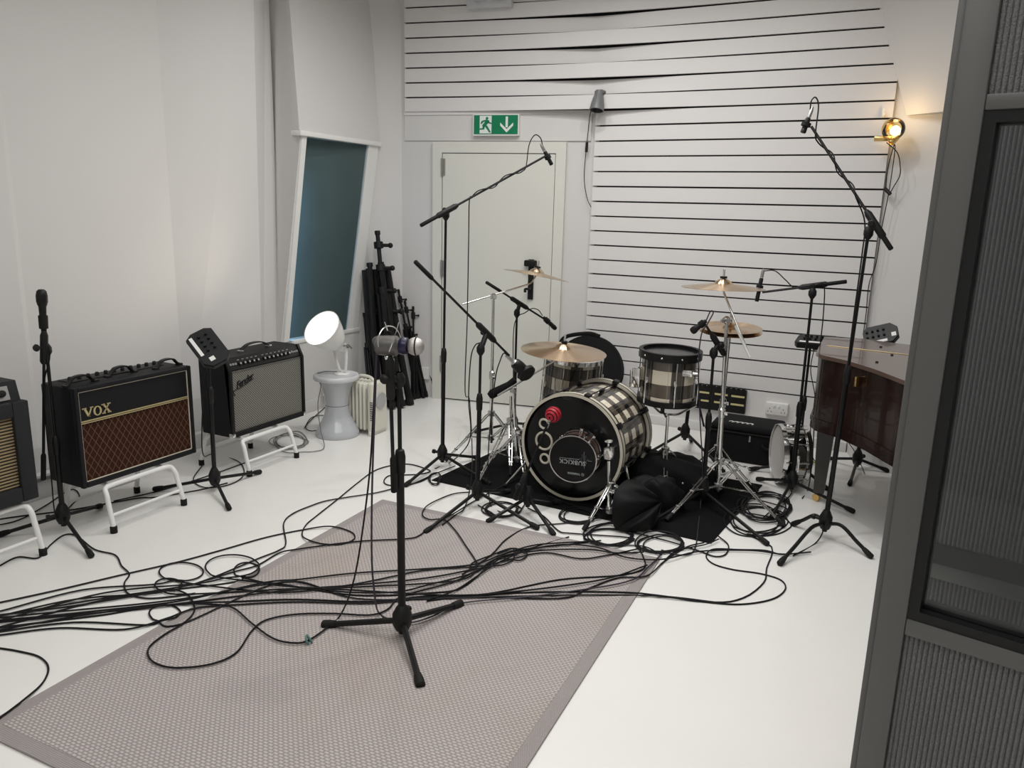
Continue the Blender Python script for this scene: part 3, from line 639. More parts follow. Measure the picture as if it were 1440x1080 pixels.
def heater():
    o = V((-3.42, 4.62, 0)); o = G(500, 612); o.z = 0; o = o + V((0.02, 0.12, 0))
    t = thing('oil_heater', 'small cream oil filled heater behind the grey spool stool', 'heater', o)
    for i in range(5):
        x = o.x - 0.10 + i * 0.032; b = MB(); b.box((x, o.y, 0.205), (0.019, 0.17, 0.34), bev=0.008, seg=3); b.box((x, o.y, 0.06), (0.03, 0.12, 0.03)); b.box((x, o.y, 0.35), (0.03, 0.12, 0.03)); part(t, 'fin', b, CRM)
    b = MB(); b.box((o.x + 0.085, o.y, 0.205), (0.055, 0.18, 0.37), bev=0.02, seg=4); e = part(t, 'control_box', b, CRM)
    b = MB()
    for i in range(9): b.box((o.x + 0.10, o.y - 0.091, 0.12 + i * 0.016), (0.022, 0.004, 0.006))
    part(e, 'vent_slot', b, GREYM)
    part(e, 'dial', MB().lathe([(0.06, 0), (0.058, 0.01), (0, 0.012)], (o.x + 0.113, o.y, 0.25), (1, 0, 0), 24), pm('grey_dial_plastic', (0.42, 0.42, 0.42), 0.4))
    for s_ in (-1, 1):
        b = MB(); b.box((o.x + s_ * 0.085, o.y, 0.018), (0.02, 0.20, 0.035), bev=0.006); part(t, 'foot', b, CRM)
    b = MB(); b.tube(spline([(o.x - 0.09, o.y, 0.375), (o.x - 0.06, o.y, 0.41), (o.x + 0.02, o.y, 0.41), (o.x + 0.06, o.y, 0.385)], 5), 0.012, 8); part(t, 'handle', b, CRM)
heater()

# ================================================================== STAND BUILDERS
GMS = 'black microphone stands around the studio'
def mic_stand(label, base, feet, top, hub_h=0.11, boom=None, join=0.5, arch=0.0, group=GMS, rl=0.0125, knob=True, hub_r=0.032, lr=0.0095):
    base = V((base.x, base.y, 0)); t = thing('microphone_stand', label, 'stand', base, group)
    hub = base + V((0, 0, hub_h)); ax = (top - hub).normalized(); mid = hub.lerp(top, join)
    b = MB(); b.lathe([(0, -0.045), (hub_r * 0.7, -0.045), (hub_r, -0.02), (hub_r, 0.018), (hub_r * 0.62, 0.045), (0.015, 0.055), (0, 0.055)], hub, (0, 0, 1), 18)
    hb = part(t, 'base_hub', b, PLAS)
    b = MB(); sd = (V((feet[0].x, feet[0].y, 0)) - base).normalized(); q = hub + V((sd.y, -sd.x, 0)) * (hub_r); b.cyl(q, q + V((sd.y, -sd.x, 0)) * 0.028, 0.009); b.lathe([(0, 0), (0.014, 0), (0.014, 0.014), (0, 0.014)], q + V((sd.y, -sd.x, 0)) * 0.024, V((sd.y, -sd.x, 0)), 10); part(hb, 'knob', b, PLAS)
    part(t, 'pole', MB().cyl(hub - V((0, 0, 0.06)) if hub_h > 0.07 else hub, mid, rl, n=12), BLK)
    b = MB(); b.lathe([(rl, -0.045), (rl + 0.004, -0.04), (rl + 0.0055, 0.02), (rl + 0.001, 0.045), (0.008, 0.05)], mid, ax, 14); part(t, 'collar', b, PLAS)
    part(t, 'upper_pole', MB().cyl(mid, top, 0.0078, n=10), BLK)
    for f in feet:
        f = V((f.x, f.y, 0)); d = f - base; L = d.length; d.normalize(); s0 = base + d * hub_r * 0.6 + V((0, 0, hub_h - 0.012)); e0 = f + V((0, 0, 0.014))
        if arch: pts = spline([s0, base + d * L * 0.35 + V((0, 0, hub_h * 0.98 + arch * 0.3)), base + d * L * 0.7 + V((0, 0, hub_h * 0.55)), e0], 5)
        else: pts = [s0, e0]
        lg = part(t, 'leg', MB().tube(pts, lr, 8), BLK)
        dd = (V(pts[-1]) - V(pts[-2])).normalized(); part(lg, 'rubber_foot', MB().tube([e0 - dd * 0.045, e0 - dd * 0.02, e0 + dd * 0.006, e0 + dd * 0.012], [lr * 1.2, lr * 1.52, lr * 1.52, lr], 10), RUB)
    if boom:
        a, c = V(boom[0]), V(boom[1]); bd = (c - a).normalized(); piv = a + bd * max(0.02, min((c - a).length, (top - a).dot(bd)))
        bm_ = part(t, 'boom_arm', MB().cyl(a, c, 0.0068, n=8), BLK)
        gl = min(0.13, (c - a).length * 0.3); part(bm_, 'boom_grip', MB().tube([a - bd * 0.004, a, a + bd * (gl - 0.01), a + bd * gl], [0.008, 0.0115, 0.0115, 0.008], 10), RUB)
        part(bm_, 'boom_clamp', MB().tube([piv - bd * 0.08, piv - bd * 0.068, piv + bd * 0.055, piv + bd * 0.075], [0.011, 0.017, 0.017, 0.010], 10), PLAS)
        b = MB(); sd = frame(bd)[0]; b.lathe([(0.010, -0.03), (0.022, -0.01), (0.022, 0.012), (0.012, 0.03)], top + V((0, 0, -0.018)), (0, 0, 1), 14); b.cyl(piv - V((0, 0, 0.0)), top - V((0, 0, .02)), 0.014); part(t, 'boom_pivot', b, PLAS)
        b = MB(); b.cyl(piv, piv + sd * 0.035, 0.007); b.lathe([(0, 0), (0.016, 0), (0.018, 0.008), (0.012, 0.016), (0, 0.016)], piv + sd * 0.03, sd, 10); part(t, 'knob', b, PLAS)
    return t
GCS = 'chrome drum hardware stands'
def drum_tripod(t, base, feet, apex_h, top, low_h=0.10, r=0.0125, dbl=True):
    """pole, collars, three double braced legs"""
    base = V((base.x, base.y, 0)); ax = (top - base).normalized()
    part(t, 'pole', MB().cyl(base + ax * low_h * 0.6, base.lerp(top, 0.5), r, n=12), CHR)
    part(t, 'upper_pole', MB().cyl(base.lerp(top, 0.5), top, r * 0.72, n=12), CHR)
    b = MB(); b.lathe([(r, -0.03), (r + .006, -0.026), (r + .006, 0.02), (r * .8, 0.03)], base.lerp(top, 0.5), ax, 14); b.box(base.lerp(top, 0.5) + V((0.02, -0.01, 0)), (0.03, 0.012, 0.02), bev=0.003); part(t, 'height_clamp', b, CHR)
    hi = base + V((0, 0, apex_h)); lo = base + V((0, 0, low_h))
    for c_, nm in ((hi, 'upper_collar'), (lo, 'lower_collar')):
        part(t, nm, MB().lathe([(r, -0.02), (r + .011, -0.016), (r + .011, 0.016), (r, 0.02)], c_, (0, 0, 1), 14), STEEL)
    for f in feet:
        f = V((f.x, f.y, 0)); d = (f - base); d.normalize(); sd = V((d.y, -d.x, 0)); b = MB()
        knee = hi.lerp(f, 0.12) + V((0, 0, 0.02)); e0 = f + V((0, 0, 0.02))
        for s_ in ((-1, 1) if dbl else (0,)):
            b.tube([hi + d * 0.018 + sd * s_ * 0.008, knee + sd * s_ * 0.009, hi.lerp(e0, 0.6) + sd * s_ * 0.009, e0 + sd * s_ * 0.004], 0.0048 if dbl else 0.007, 6)
        if dbl:
            for k in (0.3, 0.55, 0.8): b.cyl(hi.lerp(e0, k) - sd * 0.012 + V((0, 0, .005)), hi.lerp(e0, k) + sd * 0.012 + V((0, 0, .005)), 0.006, n=6)
        lg = part(t, 'leg', b, CHR)
        dd = (e0 - hi).normalized(); part(lg, 'rubber_foot', MB().tube([e0 - dd * 0.05, e0 - dd * 0.03, e0 + dd * 0.01], [0.009, 0.013, 0.013], 10), RUB)
        m_ = hi.lerp(e0, 0.52); b = MB()
        for s_ in (-1, 1): b.cyl(lo + d * 0.015 + sd * s_ * 0.007, m_ + sd * s_ * 0.008, 0.0042, n=6)
        part(t, 'brace', b, CHR)
def cymbal(label, c, nrm, R, bellr=None, group='bronze cymbals of the drum kit', topper=True):
    c = V(c); n = V(nrm).normalized(); t = thing('cymbal', label, 'cymbal', c, group); br = bellr or R * 0.22
    pr = [(0.006, 0.028), (br * 0.5, 0.024), (br * 0.85, 0.012), (br, 0.003)] + [(br + (R - br) * k, -0.006 - 0.022 * k ** 1.3 + 0.006) for k in (0.02, 0.25, 0.5, 0.75, 1.0)]
    pr = pr + [(R - 0.0005, pr[-1][1] - 0.0016)] + [(r_, z_ - 0.0016) for r_, z_ in pr[::-1][1:]]
    part(t, 'cymbal_plate', MB().lathe(pr, c, n, 72), BRASSL)
    if topper:
        part(t, 'felt_washer', MB().lathe([(0.006, 0.029), (0.019, 0.029), (0.019, 0.040), (0.006, 0.041)], c, n, 14), RUB)
        b = MB(); b.cyl(c + n * 0.041, c + n * 0.066, 0.006); b.box(c + n * 0.058, (0.045, 0.006, 0.012), frame_R(frame(n)[0], n), bev=0.002); part(t, 'wing_nut', b, CHR)
    return t
# lathed bronze: fine grooves around the plate
def bronze():
    m = pm('lathed_cymbal_bronze', (0.62, 0.46, 0.31), 0.26, 1.0, var=0.1, scale=7); nt, N, L, b = nodes_of(m)
    b.inputs['Anisotropic'].default_value = 0.9; b.inputs['Anisotropic Rotation'].default_value = 0.25
    tg = N.new('ShaderNodeTangent'); tg.direction_type = 'RADIAL'; tg.axis = 'Z'; L.new(tg.outputs[0], b.inputs['Tangent'])
    return m
BRASSL = bronze()

# ================================================================== MICROPHONES
GM = 'microphones on the stands'
def pencil_mic(label, tail, tip, r=0.0105, mount=True):
    tail, tip = V(tail), V(tip); ax = (tip - tail); L = ax.length; ax.normalize(); t = thing('microphone', label, 'microphone', tail, GM)
    part(t, 'body', MB().lathe([(0, 0), (r * 0.8, 0), (r, 0.006), (r, L * 0.72), (r * 0.97, L * 0.73)], tail, ax, 14), PLAS)
    part(t, 'capsule', MB().lathe([(r * 0.97, L * 0.73), (r * 1.03, L * 0.75), (r * 1.03, L - 0.003), (r * 0.8, L), (0, L)], tail, ax, 14), BLK)
    part(t, 'connector', MB().lathe([(0, -0.055), (0.0055, -0.052), (0.0095, -0.035), (0.0095, -0.002), (0, -0.002)], tail, ax, 12), STEEL)
    if mount: part(t, 'clip', MB().lathe([(r, L * .30), (r * 1.75, L * .31), (r * 1.75, L * .55), (r, L * .56)], tail, ax, 12), RUB)
def dynamic_mic(label, tail, tip, body=PLAS, head=BLK, r=0.024):
    tail, tip = V(tail), V(tip); ax = (tip - tail); L = ax.length; ax.normalize(); t = thing('microphone', label, 'microphone', tail, GM)
    part(t, 'body', MB().lathe([(0, 0), (0.010, 0), (0.0115, 0.01), (0.0165, L * 0.62), (r * 0.9, L * 0.68), (r * 0.9, L * .70)], tail, ax, 16), body)
    part(t, 'grille', MB().lathe([(r * 0.9, L * .70), (r, L * 0.72), (r, L * 0.76), (r * 1.02, L * 0.86), (r * 0.85, L * 0.96), (r * 0.5, L), (0, L)], tail, ax, 18), head)
    part(t, 'clip', MB().lathe([(0.0125, L * .12), (0.019, L * .13), (0.020, L * .42), (0.015, L * .43)], tail, ax, 12), RUB)

# ---- centre stand with the two-piece silver mic
f1, f2, f3 = G(457, 879, .012), G(647, 850, .012), G(591, 963, .012)
cb = (f1 + f2 + f3) / 3
ctop = D(561, 528, cb)
mic_stand('tall black stand at centre of the rug with its boom hanging down', cb, [f1, f2, f3], ctop, hub_h=0.085, boom=(D(554, 691, cb, -0.03), D(548, 507, cb, -0.03)), join=0.66, rl=0.0145, lr=0.0118, hub_r=0.037)
def silver_mic():
    c = D(548, 486, cb, -0.02); s1 = D(584, 487, cb, -0.03); t = thing('microphone', 'silver ball headed microphone with dark blue collar on the centre stand', 'microphone', D(549, 508, cb), GM)
    ax = (s1 - c).normalized()
    part(t, 'body', MB().lathe([(0, -0.052), (0.022, -0.05), (0.033, -0.04), (0.035, -0.01), (0.035, 0.025), (0.028, 0.032), (0.025, 0.036)], c, ax, 28), GREYM)
    part(t, 'collar', MB().lathe([(0.025, 0.034), (0.029, 0.038), (0.031, 0.05), (0.029, 0.062), (0.022, 0.064)], c, ax, 28), BLUE, 'dark blue collar')
    L = (s1 - c).length; hd_ = part(t, 'ball_grille', MB().sphere(s1, 0.0315, 28, 18, ax), SILV)
    part(hd_, 'equator_band', MB().torus(s1 + ax * 0.004, ax, 0.0312, 0.0028, 32, 8), BLK)
    b = MB(); b.torus(c + V((0, 0, .012)), (ax + V((0.2, -0.5, 0.1))), 0.056, 0.0022, 36, 6, math.radians(-40), math.radians(190)); part(t, 'shock_mount_ring', b, CHR)
    b = MB(); b.tube(spline([D(561, 453, cb, -.04), D(556, 470, cb, -.06), D(549, 490, cb, -.06), D(546, 500, cb, -.03)], 6), 0.002, 6); b.tube(spline([D(541, 453, cb, 0.02), D(545, 465, cb, 0.04)], 4), 0.002, 6); part(t, 'shock_mount_wire', b, CHR)
    b = MB(); b.lathe([(0.008, -0.02), (0.012, -0.018), (0.012, 0.012), (0.007, 0.016)], D(550, 510, cb), (0, 0, 1), 14); b.sphere(D(545, 503, cb, -.03), 0.011); b.cyl(D(550, 512, cb), D(551, 500, cb), 0.006); part(t, 'swivel_mount', b, CHR)
    b = MB(); b.sphere(D(533, 480, cb, 0), 0.02, sc=1.2, ax=ax); part(t, 'rear_cap', b, GREYM)
silver_mic()
# ---- left vocal style stand
f1, f2, f3 = G(128, 781, .012), G(0, 752, .012), G(141, 712, .012)
vb = (f1 + f2 + f3) / 3; vt = D(65, 487, vb)
mic_stand('black straight stand between the two leftmost amplifiers', vb, [f1, f2, f3], vt, hub_h=0.1, boom=(D(61, 674, vb, -0.02), D(62, 472, vb, -0.02)), join=0.42)
dynamic_mic('black hand held style microphone upright on the stand by the left amplifiers', D(62, 470, vb), D(58, 407, vb))
# ---- mixer stand by the silver amp
f1, f2, f3 = G(218, 688, .012), G(365, 664, .012), G(322, 715, .012)
pb = (f1 + f2 + f3) / 3; pt = D(293, 505, pb)
mic_stand('black stand before the silver grille amplifier holding a small mixer', pb, [f1, f2, f3], pt, hub_h=0.085, join=0.7)
GX = 'small personal monitor mixers'
def mixer(label, c, ex, n, lx=0.21, ly=0.15):
    c = V(c); n = V(n).normalized(); ex = V(ex); ex = (ex - n * ex.dot(n)).normalized(); ey = n.cross(ex); t = thing('monitor_mixer', label, 'mixer', c, GX)
    q = lambda x, y, z: c + ex * x + ey * y + n * z
    a, b_ = lx / 2, ly / 2; k = 0.035
    poly = [(-a, -b_ + k), (-a + k * .6, -b_), (a - k, -b_), (a, -b_ + k), (a, b_ - k), (a - k, b_), (-a + k * .6, b_), (-a, b_ - k)]
    m_ = MB(); m_.prism([q(x, y, -0.03) for x, y in poly], n * 0.026); part(t, 'housing', m_, PLAS)
    m_ = MB(); m_.prism([q(x * .97, y * .97, -0.004) for x, y in poly], n * 0.008); pl_ = part(t, 'front_panel', m_, pm('charcoal_panel', (0.014, 0.0145, 0.016), 0.45, spec=0.3))
    for r_ in range(2):
        for i in range(4):
            m_ = MB(); m_.lathe([(0.008, 0), (0.0065, 0.014), (0, 0.015)], q(-0.075 + i * 0.032, -0.012 + r_ * 0.04, 0.004), n, 10); part(pl_, 'knob', m_, PLAS)
    m_ = MB(); m_.box(q(-0.03, -0.052, 0.0045), (0.13, 0.018, 0.001), Matrix((ex, ey, n)).transposed()); part(pl_, 'tape_strip', m_, TAPE, 'white tape label strip')
    m_ = MB(); m_.box(q(0.075, -0.02, 0.0045), (0.026, 0.028, 0.001), Matrix((ex, ey, n)).transposed()); part(pl_, 'paper_tag', m_, TAPE)
    m_ = MB(); m_.box(q(0.0, 0, -0.045), (0.05, 0.05, 0.03), Matrix((ex, ey, n)).transposed(), bev=0.005); part(t, 'clamp', m_, PLAS)
mc = D(293, 488, pb, -0.03)
mixer('black personal mixer with white tape on stand by the silver amplifier', mc, D(312, 507, pb) - D(272, 470, pb) + V((0.10, -0.1, -0.02)), V((0.55, -0.65, 0.75)), 0.24, 0.15)
# ---- left overhead
f1, f2 = G(571, 682, .012), G(688, 680, .012); ob_ = G(622, 657); f3 = ob_ * 3 - f1 - f2; f3 = ob_ + V((0.12, 0.25, 0))
ot = D(627, 298, ob_); oa, oc = D(592, 317, ob_, -0.12), D(768, 219, ob_, 0.35)
mic_stand('tall black boom stand in front of the cream door', ob_, [f1, f2, f3], ot, hub_h=0.095, boom=(oa, oc), join=0.42)
pencil_mic('slim black microphone at the high boom end before the cream door', D(766, 213, ob_, 0.35), D(776, 232, ob_, 0.36), 0.012)
# ---- stand aimed at the snare side of the kit
f1, f2 = G(599, 748, .012), G(755, 742, .012); sb5 = G(671, 713); f3 = sb5 + V((0.06, 0.27, 0))
st5 = D(676, 487, sb5)
mic_stand('short black stand with long boom slanting down to the kit', sb5, [f1, f2, f3], st5, hub_h=0.1, boom=(D(584, 368, sb5, -0.16), D(716, 500, sb5, 0.14)), join=0.62)
def snare_mic():
    a, c = D(712, 500, sb5, 0.14), D(735, 520, sb5, 0.18); ax = (c - a).normalized(); t = thing('microphone', 'stubby black microphone in a round shock mount left of the bass drum', 'microphone', a, GM)
    part(t, 'body', MB().lathe([(0, 0), (0.009, 0), (0.011, 0.03), (0.012, 0.05), (0.02, 0.06)], a, ax, 14), STEEL)
    part(t, 'head', MB().lathe([(0.02, 0.06), (0.030, 0.07), (0.034, 0.10), (0.032, 0.14), (0.02, 0.155), (0, 0.155)], a, ax, 20), BLK)
    b = MB(); b.lathe([(0, -0.018), (0.040, -0.018), (0.052, -0.008), (0.052, 0.010), (0.040, 0.02), (0, 0.02)], c + ax * 0.03, ax + V((.3, -.9, .1)), 28); b.box(c + V((0.0, 0, -0.035)), (0.05, 0.04, 0.03), bev=0.006); part(t, 'shock_mount', b, PLAS)
snare_mic()
# ---- kick mic stand
f1, f2 = G(687, 733, .012), G(778, 751, .012); kb = G(742, 722); f3 = kb + V((0.10, 0.20, 0))
kt = D(735, 683, kb); mic_stand('low black boom stand right in front of the bass drum', kb, [f1, f2, f3], kt, hub_h=0.10, boom=(D(725, 702, kb, -0.05), D(771, 594, kb, 0.02)), join=0.5)
def red_mic():
    c = D(778, 583, kb, 0.02); ax = (fh * -0.75 + rt * -0.45 + V((0, 0, -0.2))).normalized(); t = thing('microphone', 'round red microphone hanging before the black bass drum head', 'microphone', c, GM)
    R = 0.043; pr = [(0, -R)] + [(R * math.sin(math.pi * i / 12), -R * math.cos(math.pi * i / 12)) for i in range(1, 12)] + [(0, R)]
    b = MB()
    for i in range(7):
        a0, a1 = math.pi * (i / 7), math.pi * ((i + 0.66) / 7); pts = [(R * math.sin(a), -R * math.cos(a)) for a in (a0, (a0 + a1) / 2, a1)]
        b.lathe([(max(0, pts[0][0] * .86), pts[0][1] * .86)] + pts + [(max(0, pts[2][0] * .86), pts[2][1] * .86)], c, ax, 28)
    part(t, 'ribbed_shell', b, RED); part(t, 'core', MB().sphere(c, R * 0.86, 20, 12, ax), BLK)
    b = MB(); b.cyl(D(771, 595, kb, 0.0), c + V((-.01, 0, -0.03)), 0.008); b.sphere(D(773, 591, kb, 0.0), 0.010); part(t, 'swivel_mount', b, STEEL)
red_mic()
# ---- stand behind, short boom with small mic
b7 = G(722, 612); b7.z = 0; f1, f2, f3 = b7 + V((-0.26, -0.10, 0)), b7 + V((0.22, -0.16, 0)), b7 + V((0.02, 0.28, 0)); t7 = D(727, 437, b7)
mic_stand('black stand behind the left cymbal hardware with short boom', b7, [f1, f2, f3], t7, hub_h=0.1, boom=(D(684, 397, b7, -0.05), D(766, 449, b7, 0.1)), join=0.5)
dynamic_mic('small black microphone pointing down over the rear plaid drum', D(764, 446, b7, 0.1), D(782, 463, b7, 0.12), r=0.017)
# ---- right overhead
f1, f2 = G(1097, 792, .012), G(1224, 782, .012); rb = G(1158, 757); f3 = G(1116, 737, .012)
rt_ = D(1222, 322, rb); mic_stand('tall black stand at right in front of the brown piano', rb, [f1, f2, f3], rt_, hub_h=0.10, boom=(D(1253, 350, rb, -0.10), D(1141, 178, rb, 0.22)), join=0.52, arch=0.02)
pencil_mic('slim black microphone at the high boom end before the planked wall', D(1137, 166, rb, 0.23), D(1129, 187, rb, 0.23), 0.013)
# ---- hi-hat mic stand
f1, f2, f3 = G(1199, 719, .012), G(1066, 674, .012), G(1085, 728, .012); hb_ = G(1112, 693)
ht = D(1143, 408, hb_); mic_stand('black boom stand between the hi-hat and the brown piano', hb_, [f1, f2, f3], ht, hub_h=0.085, boom=(D(1190, 396, hb_, -0.02), D(1072, 411, hb_, 0.15)), join=0.38, rl=0.0145)
pencil_mic('slim black microphone hanging upright beside the right cymbals', D(1071, 391, hb_, 0.16), D(1064, 424, hb_, 0.16), 0.0115)
# ---- tom mic stand
tb = V((-0.84, 3.98, 0)); tb = G(987, 712); f1, f2, f3 = G(912, 737, .012), G(1078, 764, .012), tb + V((0.05, 0.30, 0))
tt = D(1004, 492, tb); mic_stand('black stand in front of the right cymbals with a short arm', tb, [f1, f2, f3], tt, hub_h=0.1, boom=(D(1012, 488, tb, 0.03), D(993, 458, tb, 0.0)), join=0.5)
dynamic_mic('black microphone with dark red cable above the right plaid tom', D(993, 451, tb, 0), D(972, 467, tb, 0.02), r=0.02)
# ---- stand behind the tom
b13 = V((-1.16, 5.05, 0)); f1, f2, f3 = b13 + V((-0.22, -0.26, 0)), b13 + V((0.26, -0.14, 0)), b13 + V((-0.02, 0.3, 0))
mic_stand('short black stand behind the right plaid tom', b13, [f1, f2, f3], b13 + V((0.02, 0, 0.52)), hub_h=0.16, boom=(D(967, 500, b13, .05), D(990, 600, b13, -0.1)), join=0.6)
# ---- piano side stands with mixers
b11 = G(1204, 660); f1, f2, f3 = G(1163, 645, .012), G(1195, 681, .012), G(1248, 662, .012); t11 = D(1236, 486, b11)
mic_stand('black stand behind the piano by the right wall', b11, [f1, f2, f3], V((b11.x, b11.y, t11.z)), hub_h=0.08, join=0.5)
mixer('black personal mixer above the far edge of the piano by the right wall', D(1238, 470, b11, -0.05), V((0.9, 0.3, 0)), V((-0.25, -0.75, 0.62)), 0.20, 0.14)
b12 = V((-0.42, 4.98, 0)); t12 = D(1149, 484, b12)
mic_stand('black stand behind the hi-hat microphone stand holding a mixer', b12, [b12 + V((0.2, -0.2, 0)), b12 + V((-0.26, -0.06, 0)), b12 + V((0.05, 0.27, 0))], V((b12.x, b12.y, t12.z)), hub_h=0.09, join=0.5)
mixer('black personal mixer lying flat left of the piano by the planked wall', D(1150, 478, b12, -0.03), V((1, -0.1, 0)), V((-0.05, -0.22, 0.97)), 0.25, 0.16)

# ================================================================== DRUMS
GD = 'plaid wrapped drums'
def hoop(mb_, c, ax, R, h=0.038, t=0.012, n=56):
    mb_.lathe([(R - t, -h / 2), (R, -h / 2), (R, h / 2), (R - t, h / 2), (R - t, -h / 2)], c, ax, n)
def lugs(t, c, ax, R, z0, z1, n, m=CHR, claw=False, ph=0.2, body=0.05):
    u, vv, wv = frame(ax)
    for i in range(n):
        a = ph + 2 * math.pi * i / n; d = u * math.cos(a) + vv * math.sin(a); sd = wv.cross(d); b = MB()
        R_ = Matrix((d, sd, wv)).transposed(); zm = (z0 + z1) / 2
        if claw:
            for z in (z0, z1): b.box(c + d * (R + 0.006) + wv * z, (0.03, 0.034, 0.05), R_, bev=0.006)
        b.cyl(c + d * (R + 0.007) + wv * z0, c + d * (R + 0.007) + wv * z1, 0.0035, n=6)
        b.box(c + d * (R - 0.008) + wv * zm, (0.03, 0.018, body), R_, bev=0.005)
        part(t, 'lug', b, m)
def bass_drum():
    F = G(800, 704); F.z = 0; ax = V((0.04, 1, 0)).normalized(); R = 0.305; L = 0.44; c = V((F.x, F.y + 0.015, R + 0.012))
    t = thing('bass_drum', 'large black and cream plaid bass drum with black front head', 'drum', V((c.x, c.y, 0)), GD)
    part(t, 'shell', MB().lathe([(R - 0.018, 0.02), (R - 0.018, L - 0.02)], c, ax, 64, uv=True), PLAIDK)
    for z in (0.0, L):
        b = MB(); hoop(b, c + ax * z, ax, R + 0.004, 0.044, 0.016, 64); h_ = part(t, 'hoop', b, BLK)
        b = MB(); hoop(b, c + ax * z, ax, R + 0.0055, 0.022, 0.006, 64); part(h_, 'hoop_inlay', b, HOOPC, 'cream inlay band')
        b = MB(); b.lathe([(R - 0.012, -0.024), (R + 0.004, -0.024), (R + 0.004, -0.021), (R - 0.012, -0.021), (R - 0.012, -0.024)], c + ax * z, ax, 64); part(h_, 'hoop_edge', b, HOOPC)
    hd = part(t, 'front_head', MB().lathe([(0, -0.002), (R - 0.02, -0.002), (R - 0.012, 0.006)], c, ax, 64), HEADB)
    part(t, 'rear_head', MB().lathe([(0, L + 0.002), (R - 0.02, L + 0.002), (R - 0.012, L - .006)], c, ax, 64), HEADW)
    lugs(t, c, ax, R - 0.004, 0.01, L - 0.01, 8, BLK, True, 0.25, 0.045)
    def onhead(px, py, o=-0.006):
        d = ray(px, py); k = (c + ax * o - C0).dot(ax) / d.dot(ax); return C0 + d * k
    for (px, py, r_) in ((765, 596, 0.0265), (765, 620, 0.050), (766, 645, 0.0265)):
        part(hd, 'cream_ring', MB().torus(onhead(px, py), ax, r_, 0.0065, 32, 8), HOOPC, 'cream port ring')
    e1 = V((ax.y, -ax.x, 0)); tx = text_mesh('DRUM', 0.018, 0.0005, 0, space=1.3)
    b = MB(); p = onhead(797, 559, -0.004); b.box(p, (0.06, 0.001, 0.004), Matrix((e1, ax, V((0, 0, 1)))).transposed()); b.box(p - V((0, 0, .009)), (0.04, 0.001, 0.003), Matrix((e1, ax, V((0, 0, 1)))).transposed()); part(hd, 'faint_print', b, FAINT)
    for s_ in (-1, 1):
        p0 = c + e1 * s_ * 0.28 + ax * 0.12 + V((0, 0, -0.10)); p1 = c + e1 * s_ * 0.40 + ax * -0.04; p1.z = 0.02
        sp_ = part(t, 'spur', MB().tube([p0, p1], 0.007, 8), CHR); part(sp_, 'rubber_foot', MB().sphere(p1, 0.013, 10, 6), RUB)
    return c, ax
KC, KAX = bass_drum()
